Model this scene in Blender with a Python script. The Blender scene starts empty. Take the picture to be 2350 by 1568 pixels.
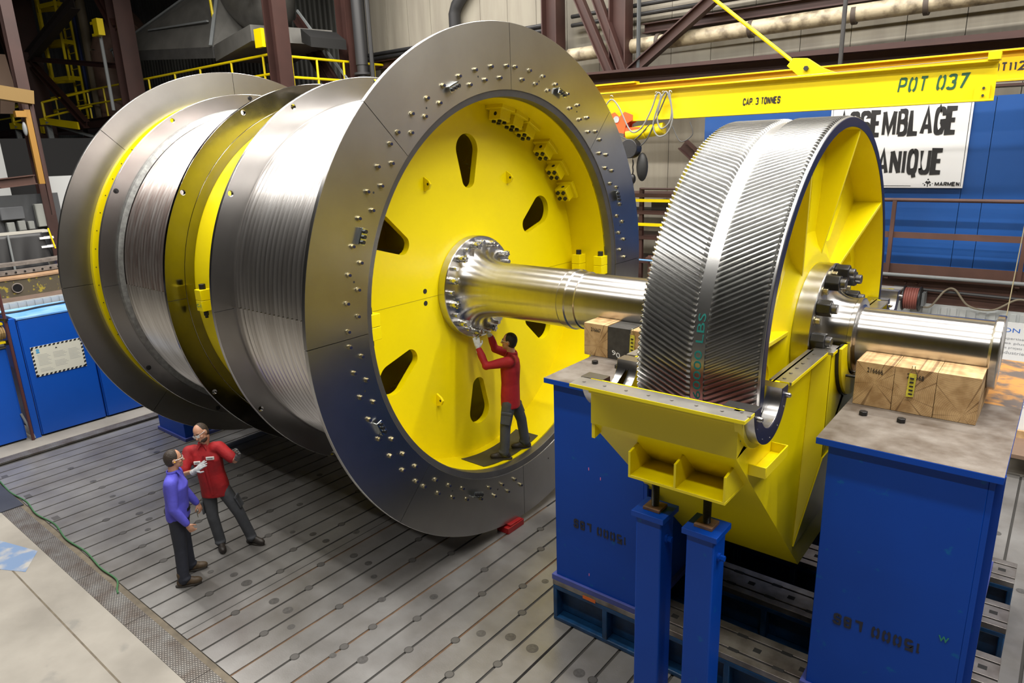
import bpy, bmesh, math, random
from math import sin, cos, pi, radians as rad, sqrt, atan2
from mathutils import Vector as V, Matrix
random.seed(7)
SC = bpy.context.scene
COL = SC.collection
H = 3.3552            # height of the drum and shaft axis above the bed plates
# ------------------------------------------------------------------ camera, world, lights
cd = bpy.data.cameras.new('camera'); cam = bpy.data.objects.new('camera', cd); COL.objects.link(cam)
cd.sensor_width = 36.0; cd.lens = 24.1204; cd.clip_end = 200
Rv, Uv, Fv = V((0.778278, 0.627041, -0.033372)), V((-0.143735, 0.22964, 0.962601)), V((0.0, 0.0, 0.0))
yaw, pit, rol = -0.68790, 0.27178, -0.034645
Fv = V((sin(yaw)*cos(pit), cos(yaw)*cos(pit), -sin(pit)))
R0 = Fv.cross(V((0, 0, 1))).normalized(); U0 = R0.cross(Fv)
Rv = R0*cos(rol) + U0*sin(rol); Uv = -R0*sin(rol) + U0*cos(rol)
m = Matrix((Rv, Uv, -Fv)).transposed().to_4x4(); m.translation = V((5.5571, -6.9160, 5.1511))
cam.matrix_world = m; SC.camera = cam
w = bpy.data.worlds.new('world'); SC.world = w; w.use_nodes = True
w.node_tree.nodes['Background'].inputs[0].default_value = (0.80, 0.86, 1.0, 1)
w.node_tree.nodes['Background'].inputs[1].default_value = 0.08
SC.view_settings.view_transform = 'Standard'; SC.view_settings.look = 'None'
SC.view_settings.gamma = 1.0; SC.view_settings.use_curve_mapping = False
SC.view_settings.exposure = 0.0
def area(name, loc, sx, sy, power, col=(1, 0.96, 0.90), rot=(0, 0, 0)):
    l = bpy.data.lights.new(name, 'AREA'); l.shape = 'RECTANGLE'; l.size = sx; l.size_y = sy
    l.energy = power; l.color = col
    o = bpy.data.objects.new(name, l); COL.objects.link(o); o.location = loc; o.rotation_euler = rot
    return o
for ry, pw in ((-7.0, 150), (-3.2, 300), (0.4, 330), (4.0, 300)):
    for i in range(7):
        area('bay_lamp', (-10.5 + 3.4*i, ry, 11.8), 2.7, 0.32, pw)
# ------------------------------------------------------------------ materials
MATS = {}
def mat(name, col, rough=0.5, metal=0.0, var=0.0, vscale=3.0, bump=0.0, bscale=30.0, rvar=0.0, col2=None, thresh=None, aniso=0.0, stretch=(1, 1, 1), coat=0.0, wear=None, spec=None):
    """principled material with object-space noise: col -> col2 (or darker by var), roughness variation, bump"""
    if name in MATS: return MATS[name]
    M = bpy.data.materials.new(name); M.use_nodes = True; MATS[name] = M
    nt = M.node_tree; N = nt.nodes; L = nt.links; b = N['Principled BSDF']
    b.inputs['Metallic'].default_value = metal; b.inputs['Roughness'].default_value = rough
    if aniso:
        # turned surface: fine tool marks run round the shaft axis, so light spreads across them
        b.inputs['Anisotropic'].default_value = aniso; nt_, = (nt,)
        g = N.new('ShaderNodeNewGeometry'); sb = N.new('ShaderNodeVectorMath'); sb.operation = 'SUBTRACT'; sb.inputs[1].default_value = (0, 0, H); L.new(g.outputs['Position'], sb.inputs[0])
        c1 = N.new('ShaderNodeVectorMath'); c1.operation = 'CROSS_PRODUCT'; c1.inputs[0].default_value = (1, 0, 0); L.new(sb.outputs[0], c1.inputs[1])
        c2_ = N.new('ShaderNodeVectorMath'); c2_.operation = 'CROSS_PRODUCT'; L.new(c1.outputs[0], c2_.inputs[0]); L.new(g.outputs['Normal'], c2_.inputs[1])
        nn = N.new('ShaderNodeVectorMath'); nn.operation = 'NORMALIZE'; L.new(c2_.outputs[0], nn.inputs[0]); L.new(nn.outputs[0], b.inputs['Tangent'])
    if coat: b.inputs['Coat Weight'].default_value = coat; b.inputs['Coat Roughness'].default_value = 0.15
    if spec is not None: b.inputs['Specular IOR Level'].default_value = spec
    c = (*col, 1); b.inputs['Base Color'].default_value = c
    if var or rvar or bump or col2:
        tc = N.new('ShaderNodeTexCoord'); mp = N.new('ShaderNodeMapping'); mp.inputs['Scale'].default_value = stretch
        L.new(tc.outputs['Object'], mp.inputs['Vector'])
        n = N.new('ShaderNodeTexNoise'); n.inputs['Scale'].default_value = vscale; n.inputs['Detail'].default_value = 5; n.inputs['Roughness'].default_value = 0.55
        L.new(mp.outputs[0], n.inputs['Vector'])
        cr = N.new('ShaderNodeValToRGB'); t = thresh or (0.33, 0.68)
        cr.color_ramp.elements[0].position = t[0]; cr.color_ramp.elements[1].position = t[1]
        c2 = (*(col2 if col2 else [x*(1-var) for x in col]), 1)
        cr.color_ramp.elements[0].color = c2; cr.color_ramp.elements[1].color = c
        L.new(n.outputs['Fac'], cr.inputs['Fac']); last = cr.outputs[0]
        if wear:
            n3 = N.new('ShaderNodeTexNoise'); n3.inputs['Scale'].default_value = wear[1]; n3.inputs['Detail'].default_value = 8
            L.new(tc.outputs['Object'], n3.inputs['Vector'])
            r3 = N.new('ShaderNodeValToRGB'); r3.color_ramp.elements[0].position = wear[2]; r3.color_ramp.elements[1].position = wear[2]+0.08
            L.new(n3.outputs['Fac'], r3.inputs['Fac'])
            mx = N.new('ShaderNodeMix'); mx.data_type = 'RGBA'; L.new(r3.outputs[0], mx.inputs[0]); L.new(last, mx.inputs[6]); mx.inputs[7].default_value = (*wear[0], 1); last = mx.outputs[2]
        L.new(last, b.inputs['Base Color'])
        if rvar:
            mr = N.new('ShaderNodeMapRange'); mr.inputs[1].default_value = 0.3; mr.inputs[2].default_value = 0.7
            mr.inputs[3].default_value = max(0.03, rough-rvar); mr.inputs[4].default_value = rough+rvar
            n2 = N.new('ShaderNodeTexNoise'); n2.inputs['Scale'].default_value = vscale*1.7; n2.inputs['Detail'].default_value = 5
            L.new(mp.outputs[0], n2.inputs['Vector']); L.new(n2.outputs['Fac'], mr.inputs[0]); L.new(mr.outputs[0], b.inputs['Roughness'])
        if bump:
            nb = N.new('ShaderNodeTexNoise'); nb.inputs['Scale'].default_value = bscale; nb.inputs['Detail'].default_value = 4
            L.new(mp.outputs[0], nb.inputs['Vector']); bp = N.new('ShaderNodeBump'); bp.inputs['Strength'].default_value = bump; bp.inputs['Distance'].default_value = 0.02
            L.new(nb.outputs['Fac'], bp.inputs['Height']); L.new(bp.outputs[0], b.inputs['Normal'])
    return M
YEL = mat('yellow_paint', (0.80, 0.655, 0.0), 0.33, var=0.04, vscale=1.2)
YELC = mat('crane_yellow_paint', (0.80, 0.62, 0.0), 0.4, var=0.06, vscale=2.0)
ORY = mat('crane_orange_yellow_paint', (0.80, 0.46, 0.0), 0.4, var=0.06)
BLUE = mat('blue_paint', (0.0, 0.052, 0.37), 0.42, spec=0.25, var=0.10, vscale=1.5, wear=((0.0, 0.10, 0.33), 9.0, 0.66))
BLUE2 = mat('cabinet_blue_paint', (0.002, 0.085, 0.50), 0.38, var=0.08, vscale=1.2)
BLUELT = mat('worn_light_blue_paint', (0.10, 0.32, 0.80), 0.35, col2=(0.25, 0.48, 0.85), vscale=3)
BLUEC = mat('cast_blue_paint', (0.004, 0.055, 0.16), 0.45, var=0.5, vscale=6, bump=0.25, bscale=14)
DISC = mat('ground_disc_steel', (0.44, 0.435, 0.425), 0.31, 1.0, col2=(0.33, 0.322, 0.31), vscale=1.1, thresh=(0.2, 0.8), aniso=0.45)
FLG = mat('turned_flange_steel', (0.48, 0.47, 0.465), 0.27, 1.0, col2=(0.38, 0.37, 0.36), vscale=1.6, thresh=(0.2, 0.8), aniso=0.4)
MIR = mat('fine_ground_flange_steel', (0.30, 0.29, 0.28), 0.14, 1.0, col2=(0.25, 0.24, 0.23), vscale=2.5, rvar=0.05)
ROPE = mat('grooved_barrel_steel', (0.58, 0.565, 0.555), 0.30, 1.0, col2=(0.42, 0.40, 0.385), vscale=1.6, stretch=(16, .6, .6))
RUST = mat('flash_rusted_barrel_steel', (0.62, 0.58, 0.56), 0.36, 1.0, col2=(0.40, 0.315, 0.29), vscale=2.2, stretch=(16, .9, .9), thresh=(0.38, 0.62))
SHAFT = mat('turned_shaft_steel', (0.60, 0.59, 0.58), 0.28, 1.0, var=0.08, vscale=2, stretch=(6, 0.6, 0.6), aniso=0.88)
GEARM = mat('hobbed_gear_steel', (0.66, 0.66, 0.65), 0.27, 1.0, var=0.12, vscale=6)
NAVY = mat('navy_layout_dye', (0.010, 0.013, 0.040), 0.45, spec=0.3)
BLK = mat('black_oxide_steel', (0.022, 0.022, 0.024), 0.38, 0.3, var=0.3, vscale=20)
ZINC = mat('zinc_plated_steel', (0.62, 0.67, 0.68), 0.22, 1.0)
ZINCY = mat('yellow_zinc_steel', (0.50, 0.45, 0.30), 0.30, 1.0)
TOPP = mat('bare_plate_steel', (0.25, 0.225, 0.20), 0.5, 0.35, col2=(0.11, 0.085, 0.065), vscale=4, bump=0.1)
TOPO = mat('rusty_plate_steel', (0.42, 0.20, 0.05), 0.6, 0.1, col2=(0.10, 0.08, 0.07), vscale=5, thresh=(0.42, 0.58))
RUBB = mat('black_rubber', (0.015, 0.015, 0.015), 0.6)
MAROON = mat('maroon_primer', (0.125, 0.018, 0.016), 0.5, var=0.1)
RED = mat('red_paint', (0.30, 0.008, 0.008), 0.4)
BROWN = mat('oxide_brown_steel', (0.050, 0.019, 0.015), 0.55, var=0.3, vscale=1.5)
BROWNL = mat('faded_brown_steel', (0.085, 0.038, 0.027), 0.6, var=0.25)
WOOD = mat('oak_timber', (0.53, 0.36, 0.185), 0.75, col2=(0.33, 0.20, 0.09), vscale=7, bump=0.15, bscale=25)
WOODD = mat('black_painted_timber', (0.045, 0.042, 0.038), 0.75, var=0.4, vscale=12, bump=0.1)
WOODB = mat('brown_timber', (0.22, 0.115, 0.055), 0.75, col2=(0.11, 0.055, 0.028), vscale=8)
DARK = mat('dark_gap', (0.012, 0.012, 0.012), 0.8)
GREYP = mat('grey_paint', (0.22, 0.235, 0.24), 0.5, var=0.1)
WHITE = mat('white_panel', (0.74, 0.75, 0.76), 0.45)
INK = mat('black_lettering', (0.018, 0.018, 0.020), 0.5)
# ------------------------------------------------------------------ mesh helpers
class MB:
    def __init__(s): s.v = []; s.f = []; s.mi = []; s.m = 0
    def add(s, vs, fs):
        o = len(s.v); s.v += [tuple(v) for v in vs]; s.f += [[i+o for i in f] for f in fs]; s.mi += [s.m]*len(fs); return s
    def box(s, x0, x1, y0, y1, z0, z1, M=None):
        vs = [V((x, y, z)) for x in (x0, x1) for y in (y0, y1) for z in (z0, z1)]
        if M: vs = [M @ v for v in vs]
        return s.add(vs, [(0, 1, 3, 2), (4, 6, 7, 5), (0, 4, 5, 1), (2, 3, 7, 6), (0, 2, 6, 4), (1, 5, 7, 3)])
    def bar(s, p, q, w, h=None, up=(0, 0, 1)):
        p, q = V(p), V(q); h = h or w; d = (q-p).normalized(); u = V(up)
        if abs(d.dot(u)) > 0.98: u = V((1, 0, 0))
        a = d.cross(u).normalized()*w/2; b = a.cross(d).normalized()*h/2
        vs = [e+sx*a+sy*b for e in (p, q) for sx, sy in ((-1, -1), (1, -1), (1, 1), (-1, 1))]
        return s.add(vs, [(3, 2, 1, 0), (4, 5, 6, 7)] + [(i, (i+1) % 4, (i+1) % 4+4, i+4) for i in range(4)])
    def ibeam(s, p, q, w, h, t=0.03, up=(0, 0, 1)):
        p, q = V(p), V(q); d = (q-p).normalized(); u = V(up)
        if abs(d.dot(u)) > 0.98: u = V((1, 0, 0))
        a = d.cross(u).normalized(); b = a.cross(d).normalized()
        s.bar(p+b*(h/2-t/2), q+b*(h/2-t/2), w, t, up); s.bar(p-b*(h/2-t/2), q-b*(h/2-t/2), w, t, up)
        return s.bar(p, q, t, h-2*t, up)
    def tube(s, pts, r, n=10, caps=True):
        pts = [V(p) for p in pts]; rs = r if isinstance(r, (list, tuple)) else [r]*len(pts); rings = []; vs = []; fs = []
        d0 = (pts[1]-pts[0]).normalized(); u = V((0, 0, 1)) if abs(d0.z) < 0.9 else V((1, 0, 0)); a = d0.cross(u).normalized()
        for i, p in enumerate(pts):
            d = (pts[min(i+1, len(pts)-1)]-pts[max(i-1, 0)]).normalized()
            a = (a-d*a.dot(d)).normalized(); b = d.cross(a)
            vs += [p+rs[i]*(a*cos(2*pi*k/n)+b*sin(2*pi*k/n)) for k in range(n)]
        for i in range(len(pts)-1):
            for k in range(n): fs.append((i*n+k, i*n+(k+1) % n, (i+1)*n+(k+1) % n, (i+1)*n+k))
        if caps: fs += [tuple(range(n-1, -1, -1)), tuple(range((len(pts)-1)*n, len(pts)*n))]
        return s.add(vs, fs)
    def cyl(s, p, q, r, n=16, r2=None): return s.tube([p, q], [r, r if r2 is None else r2], n)
    def ell(s, c, r, n=14, mth=9, M=None):
        vs = []; fs = []; c = V(c); r = (r, r, r) if not isinstance(r, (tuple, list)) else r
        for i in range(mth+1):
            t = pi*i/mth
            for k in range(n):
                v = V((r[0]*sin(t)*cos(2*pi*k/n), r[1]*sin(t)*sin(2*pi*k/n), r[2]*cos(t)))
                vs.append(c+(M @ v if M else v))
        for i in range(mth):
            for k in range(n): fs.append((i*n+k, (i+1)*n+k, (i+1)*n+(k+1) % n, i*n+(k+1) % n))
        return s.add(vs, fs)
    def lathe(s, prof, n=128, a0=0, a1=360, cy=0.0, cz=H, closed=False):
        """profile (x, r) turned about the X direction line y=cy, z=cz"""
        full = abs(a1-a0-360) < 1e-6; k = len(prof); cnt = n if full else n+1; vs = []; fs = []
        for i in range(cnt):
            a = rad(a0+(a1-a0)*i/n)
            vs += [(x, cy+r*cos(a), cz+r*sin(a)) for x, r in prof]
        for i in range(n):
            j = (i+1) % cnt
            for q in range(k if closed else k-1):
                p = (q+1) % k; fs.append((i*k+q, i*k+p, j*k+p, j*k+q))
        return s.add(vs, fs)
    def prism(s, poly, off, caps=True):
        """3-D polygon extruded by vector off"""
        n = len(poly); off = V(off); vs = [V(p) for p in poly]+[V(p)+off for p in poly]
        fs = [(i, (i+1) % n, (i+1) % n+n, i+n) for i in range(n)]
        if caps: fs += [tuple(range(n-1, -1, -1)), tuple(range(n, 2*n))]
        return s.add(vs, fs)
    def hexn(s, p, d, r, h, n=6):
        d = V(d).normalized(); return s.cyl(V(p), V(p)+d*h, r, n)
def obj(name, mb, M, parent=None, smooth=35, bev=0.0, loc=None, fixn=True):
    me = bpy.data.meshes.new(name); me.from_pydata([tuple(v) for v in mb.v], [], mb.f)
    for k in (M if isinstance(M, (list, tuple)) else [M]): me.materials.append(k)
    if any(mb.mi): me.polygons.foreach_set('material_index', mb.mi)
    if fixn:
        bm = bmesh.new(); bm.from_mesh(me); bmesh.ops.recalc_face_normals(bm, faces=bm.faces); bm.to_mesh(me); bm.free()
    if smooth:
        me.polygons.foreach_set('use_smooth', [True]*len(me.polygons)); me.set_sharp_from_angle(angle=rad(smooth))
    me.update()
    o = bpy.data.objects.new(name, me); COL.objects.link(o)
    if bev:
        md = o.modifiers.new('bevel', 'BEVEL'); md.width = bev; md.segments = 2; md.limit_method = 'ANGLE'; md.angle_limit = rad(40)
    if parent: adopt(o, parent)
    return o
def adopt(o, parent):
    def world(q): return (world(q.parent) @ q.matrix_parent_inverse if q.parent else Matrix()) @ (q.matrix_basis if q.type != 'EMPTY' else Matrix.Translation(q.location))
    o.parent = parent; o.matrix_parent_inverse = world(parent).inverted()
def tag(o, label, cat, group=None, kind=None):
    if label: o['label'] = label
    if cat: o['category'] = cat
    if group: o['group'] = group
    if kind: o['kind'] = kind
    return o
def thing(name, loc, label, cat, group=None):
    o = bpy.data.objects.new(name, None); COL.objects.link(o); o.location = loc; o.empty_display_size = 0.2
    return tag(o, label, cat, group)
def struct(name, mb, M, **k):
    o = obj(name, mb, M, **k); o['kind'] = 'structure'; return o
def solo(name, mb, M, label, cat, group=None, **k): return tag(obj(name, mb, M, **k), label, cat, group)
def dup(o, M):
    """copy of an object whose mesh sits in world coordinates, moved by matrix M; keeps its parent"""
    c = o.copy(); COL.objects.link(c); c.matrix_basis = M @ o.matrix_basis; return c
def dupt(root, off, label=None):
    c = root.copy(); COL.objects.link(c); c.location = root.location+V(off)
    if label: c['label'] = label
    def rec(src, dst):
        for ch in list(src.children):
            d = ch.copy(); COL.objects.link(d); d.parent = dst; rec(ch, d)
    rec(root, c); return c
def text(s, name, M, origin, xdir, ydir, height, width=None, parent=None, depth=0.002, bold=0.0, align='LEFT'):
    """lettering as thin mesh; origin is the lower left of the line, xdir/ydir the reading and up directions"""
    cu = bpy.data.curves.new(name, 'FONT'); cu.body = s; cu.size = 1.0; cu.extrude = 0.5*depth/height; cu.offset = bold; cu.resolution_u = 3
    t = bpy.data.objects.new(name, cu); COL.objects.link(t)
    dg = bpy.context.evaluated_depsgraph_get(); me = bpy.data.meshes.new_from_object(t.evaluated_get(dg))
    bpy.data.objects.remove(t); bpy.data.curves.remove(cu)
    xs = [v.co.x for v in me.vertices]; ys = [v.co.y for v in me.vertices]
    x0, x1, y0, y1 = min(xs), max(xs), min(ys), max(ys); sy = height/(y1-y0); sx = width/(x1-x0) if width else sy
    X, Y = V(xdir).normalized(), V(ydir).normalized(); Z = X.cross(Y)
    for v in me.vertices: v.co = V(origin)+X*((v.co.x-x0)*sx)+Y*((v.co.y-y0)*sy)+Z*(v.co.z*height)
    me.materials.append(M); o = bpy.data.objects.new(name, me); COL.objects.link(o); me.name = name
    if parent: adopt(o, parent)
    return o
def RX(deg): return Matrix.Translation((0, 0, H)) @ Matrix.Rotation(rad(deg), 4, 'X') @ Matrix.Translation((0, 0, -H))
def onax(x, r, deg, cy=0, cz=H): return V((x, cy+r*cos(rad(deg)), cz+r*sin(rad(deg))))
# ------------------------------------------------------------------ heavy condensed sign letters drawn as strokes
def _arc(cx, cy, rx, ry, a0, a1, n=12, e=0.75):
    o = []
    for i in range(n+1):
        t = rad(a0+(a1-a0)*i/n); c, s_ = cos(t), sin(t)
        o.append((cx+rx*math.copysign(abs(c)**e, c), cy+ry*math.copysign(abs(s_)**e, s_)))
    return o
_O = _arc(.5, .5, .5, .5, 90, 450, 28)
_S = [(1, .76)]+_arc(.5, .76, .5, .24, 0, 180)+[(0, .72)]+_arc(.45, .70, .45, .19, 180, 250, 4)+[(.5, .5)]+_arc(.52, .27, .48, .23, 75, -90, 8)+_arc(.5, .26, .5, .26, 270, 180, 6)
GLY = {'A': [[(0, 0), (.5, 1), (1, 0)], [(.2, .28), (.8, .28)]], 'B': [[(0, 0), (0, 1)], [(0, 1), (.5, 1)]+_arc(.5, .77, .42, .23, 90, -90)+[(0, .54)], [(.5, .54)]+_arc(.5, .27, .5, .27, 90, -90)+[(0, 0)]],
 'C': [_arc(.5, .72, .5, .28, 0, 90, 6)+_arc(.5, .5, .5, .5, 90, 270, 20)+_arc(.5, .28, .5, .28, 270, 360, 6)], 'E': [[(1, 1), (0, 1), (0, 0), (1, 0)], [(0, .52), (.85, .52)]],
 'G': [_arc(.5, .72, .5, .28, 0, 90, 6)+_arc(.5, .5, .5, .5, 90, 270, 20)+[(.75, .03), (1, .22), (1, .47), (.55, .47)]], 'I': [[(.5, 0), (.5, 1)]], 'L': [[(0, 1), (0, 0), (1, 0)]],
 'M': [[(0, 0), (0, 1)], [(0, 1), (.5, .12), (1, 1)], [(1, 1), (1, 0)]], 'N': [[(0, 0), (0, 1)], [(0, 1), (1, 0)], [(1, 0), (1, 1)]], 'O': [_O], '0': [_O], 'P': [[(0, 0), (0, 1)], [(0, 1), (.5, 1)]+_arc(.5, .72, .5, .28, 90, -90)+[(0, .44)]],
 'Q': [_O, [(.55, .2), (.85, -.22)]], 'R': [[(0, 0), (0, 1)], [(0, 1), (.5, 1)]+_arc(.5, .74, .5, .26, 90, -90)+[(0, .48)], [(.5, .48), (1, 0)]], 'S': [_S], 'T': [[(0, 1), (1, 1)], [(.5, 1), (.5, 0)]],
 'U': [[(0, 1), (0, .3)]+_arc(.5, .3, .5, .3, 180, 360, 14)+[(1, 1)]], '1': [[(.5, 0), (.5, 1)], [(.2, .82), (.5, 1)]], '2': [_arc(.5, .74, .5, .26, 170, -30, 12)+[(0, 0), (1, 0)]],
 '3': [_arc(.45, .76, .5, .24, 160, -90, 12), _arc(.45, .26, .55, .26, 90, -160, 12)], '5': [[(1, 1), (0, 1), (0, .56)]+_arc(.5, .31, .5, .31, 130, -150, 14)], '7': [[(0, 1), (1, 1), (.35, 0)]], '.': [[(.3, 0), (.3, .06)]]}
WID = {'I': .32, '.': .32, '1': .5, 'M': 1.35, ' ': .55, 'A': 1.1, 'N': 1.05}
def _stroke(mb, pts, tx, ty, P, th):
    """thick polyline; horizontal runs get thickness ty, vertical runs tx"""
    n = len(pts); L_ = []; R_ = []; th = th+.00004*(len(mb.v) % 97)
    for i in range(n):
        a = pts[max(i-1, 0)]; c = pts[min(i+1, n-1)]; b = pts[i]
        def nr(p, q):
            dx, dy = q[0]-p[0], q[1]-p[1]; l = math.hypot(dx, dy) or 1; return (-dy/l, dx/l)
        n1 = nr(a, b) if i else nr(b, c); n2 = nr(b, c) if i < n-1 else nr(a, b)
        mx, my = n1[0]+n2[0], n1[1]+n2[1]; l = math.hypot(mx, my) or 1; mx, my = mx/l, my/l
        k = 1/max(.45, mx*n1[0]+my*n1[1]); hw = abs(mx)*tx/2+abs(my)*ty/2
        L_.append((b[0]+mx*hw*k, b[1]+my*hw*k)); R_.append((b[0]-mx*hw*k, b[1]-my*hw*k))
    vs = [P(x, y, 0) for x, y in L_]+[P(x, y, 0) for x, y in R_]+[P(x, y, th) for x, y in L_]+[P(x, y, th) for x, y in R_]; fs = []
    for i in range(n-1): fs += [(i, i+1, n+i+1, n+i), (2*n+i, 3*n+i, 3*n+i+1, 2*n+i+1), (i, 2*n+i, 2*n+i+1, i+1), (n+i, n+i+1, 3*n+i+1, 3*n+i)]
    fs += [(0, n, 3*n, 2*n), (n-1, 3*n-1, 4*n-1, 2*n-1)]; mb.add(vs, fs)
def block(s, name, M, origin, xdir, ydir, height, width, parent, depth=.002, stem=.20, bar=.17, gap=.22, stencil=False):
    """one line of heavy letters filling width x height"""
    X, Y = V(xdir).normalized(), V(ydir).normalized(); Z = X.cross(Y); O = V(origin)
    tot = sum(WID.get(c, 1.0) for c in s)+gap*(len(s)-1); u = width/tot; hw = stem*u*.5; hh = bar*height*.5; x = 0; mb = MB()
    for c in s:
        w_ = WID.get(c, 1.0)*u
        if c == 'É':
            w_ = u; _stroke(mb, [(x+.4*w_, height*1.06), (x+.7*w_, height*1.2)], stem*u, bar*height*.8, lambda a, b, t: O+X*a+Y*b+Z*t, depth)
        for st in GLY.get('E' if c == 'É' else c, []):
            pts = [(x+hw+px*(w_-2*hw), hh+py*(height-2*hh)) for px, py in st]
            if stencil and c in '0O':
                k = len(pts); q = k//2; _stroke(mb, pts[1:q], stem*u, bar*height, lambda a, b, t: O+X*a+Y*b+Z*t, depth); _stroke(mb, pts[q+1:k-1], stem*u, bar*height, lambda a, b, t: O+X*a+Y*b+Z*t, depth)
            else: _stroke(mb, pts, stem*u, bar*height, lambda a, b, t: O+X*a+Y*b+Z*t, depth)
        x += w_+gap*u
    return obj(name, mb, M, parent, smooth=0)
# ================================================================== floor
BED = mat('planed_bed_plate_iron', (0.30, 0.295, 0.29), 0.36, 0.5, col2=(0.19, 0.18, 0.17), vscale=1.3, rvar=0.08, bump=0.05, bscale=60)
CONC = mat('worn_concrete', (0.30, 0.28, 0.245), 0.75, col2=(0.20, 0.185, 0.16), vscale=0.9, bump=0.08, bscale=12, wear=((0.20, 0.19, 0.17), 2.3, 0.62))
SLOT = mat('slot_dirt', (0.035, 0.033, 0.030), 0.7)
SLOTR = mat('slot_rust', (0.14, 0.075, 0.035), 0.8, var=0.4, vscale=8)
CHECK = mat('checker_plate', (0.20, 0.195, 0.185), 0.45, 0.5, col2=(0.12, 0.10, 0.085), vscale=4)
def checker_nodes(M):
    nt = M.node_tree; N = nt.nodes; L = nt.links; b = N['Principled BSDF']; tc = N.new('ShaderNodeTexCoord'); outs = []
    for a in (45, -45):
        mp = N.new('ShaderNodeMapping'); mp.inputs['Rotation'].default_value = (0, 0, rad(a)); mp.inputs['Scale'].default_value = (14, 30, 1)
        br = N.new('ShaderNodeTexVoronoi'); br.inputs['Scale'].default_value = 1.6; br.inputs['Randomness'].default_value = 0.0
        L.new(tc.outputs['Object'], mp.inputs[0]); L.new(mp.outputs[0], br.inputs['Vector']); outs.append(br.outputs['Distance'])
    mn = N.new('ShaderNodeMath'); mn.operation = 'MINIMUM'; L.new(outs[0], mn.inputs[0]); L.new(outs[1], mn.inputs[1])
    bp = N.new('ShaderNodeBump'); bp.inputs['Strength'].default_value = 0.9; bp.inputs['Distance'].default_value = 0.012; bp.invert = True
    L.new(mn.outputs[0], bp.inputs['Height']); L.new(bp.outputs[0], b.inputs['Normal'])
checker_nodes(CHECK)
fl = MB()
fl.m = 1; fl.box(-9.2, 14, -4.245, 5.6, -0.16, -0.045)
fl.m = 0
PX0 = -0.57; PP = 0.3032; G = 0.0155
ks = list(range(-28, 48))
for k in ks:
    a, b_ = PX0+PP*k+G, PX0+PP*(k+1)-G
    if a < -8.9: continue
    fl.box(a, b_, -4.245, 5.55, -0.08, 0.0)
rust = {-3, 1, -1, 6}
fl.m = 2
for k in (-3, 0, 2, 5): fl.box(PX0+PP*k-G, PX0+PP*k+G, -4.245, 0.5, -0.06, -0.012)
fl.m = 1
for k in ks:
    if k not in (-3, 0, 2, 5, 8): fl.box(PX0+PP*k-G, PX0+PP*k+G, -4.245, 5.5, -0.06, -0.014)
fl.box(-1.627, -1.613, -4.245, 5.5, -0.05, 0.0012)
struct('floor', fl, [BED, SLOT, SLOTR], smooth=0, fixn=False)
# round plugs and slot enlargements flush with the plates
pl = MB()
def ring(mb, x, y, r, m1, m2):
    mb.m = m1; mb.cyl((x, y, -0.01), (x, y, 0.0016), r, 20); mb.m = m2; mb.cyl((x, y, 0.0), (x, y, 0.0028), r*0.80, 20)
nodes = [(-1.46, -3.67), (.34, -2.46), (1.24, -2.87), (.95, -2.46), (.65, -1.67), (1.55, -2.46), (.95, -1.26), (1.25, -1.66), (.65, -.48), (.34, -.08), (-.25, -1.26), (-.87, -1.28), (-.57, -1.68), (2.46, -2.06), (-.57, -2.86), (.04, -2.86), (.34, -1.28), (-2.08, -3.67), (-1.16, -2.86), (-1.77, -2.87), (-1.46, -2.46), (-2.08, -2.47), (-.25, -3.68), (-.86, -3.67), (-2.68, -2.47), (-3.9, -3.68), (-3.3, -3.67), (-4.5, -3.69), (-5.1, -3.68), (.04, -3.26), (.65, -2.87), (-3.9, -2.87), (-4.5, -2.47), (-5.4, -2.87), (-3.3, -2.06), (-6.0, -2.07), (-4.8, -1.67), (-3.9, -1.27), (-6.9, -2.87), (-7.2, -2.06), (-6.3, -3.27), (1.85, -1.27), (1.55, -.87), (-2.08, -1.66), (-2.68, -.86), (1.85, .7), (5.8, 3.3), (5.5, 1.3), (6.1, 2.4)]
for x, y in nodes:
    x = PX0+PP*round((x-PX0)/PP); ring(pl, x, y, 0.052, 0, 1)
caps = [(1.1, -2.21, .055), (1.4, -2.06, .062), (1.7, -2.06, .068), (1.11, -1.02, .045), (.21, -2.06, .052), (-.26, -2.47, .05), (-1.29, -2.07, .055), (-.99, -2.07, .05), (-.70, -2.22, .042), (2.3, -2.06, .062), (-1.3, -3.27, .062), (-1.01, -3.27, .062), (-1.91, -3.27, .068), (-2.21, -3.27, .05), (-2.52, -3.42, .04), (-.72, -3.42, .045), (-1.9, -2.07, .05), (-2.2, -2.07, .05), (-2.49, -2.21, .04), (-4.9, -3.29, .055), (-4.6, -3.28, .05), (-4.3, -3.43, .042), (-5.5, -3.3, .05), (-5.84, -3.3, .045), (-1.74, -1.67, .05), (-3.1, -1.67, .05), (-5.2, -2.07, .055), (-5.5, -2.07, .05), (-6.7, -3.27, .05), (-7.0, -2.07, .055), (-4.0, -2.07, .05), (.36, -3.27, .06), (.05, -3.42, .04), (-7.6, -3.3, .05), (-6.1, -1.27, .05), (-3.7, -.87, .05), (5.35, 3.4, .06), (5.7, 2.1, .05)]
for x, y, r in caps: ring(pl, x, y, r, 1, 2)
for x, y in ((-7.02, -4.13), (-5.83, -4.12), (-8.2, -4.12)): pl.m = 1; pl.box(x-.07, x+.07, y-.045, y+.045, -.01, .002)
struct('trim_1', pl, [SLOT, mat('plug_iron', (0.13, 0.125, 0.12), 0.45, 0.6), mat('plug_face_iron', (0.17, 0.165, 0.16), 0.4, 0.6, var=0.4, vscale=30)], smooth=0)
co = MB()
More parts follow.
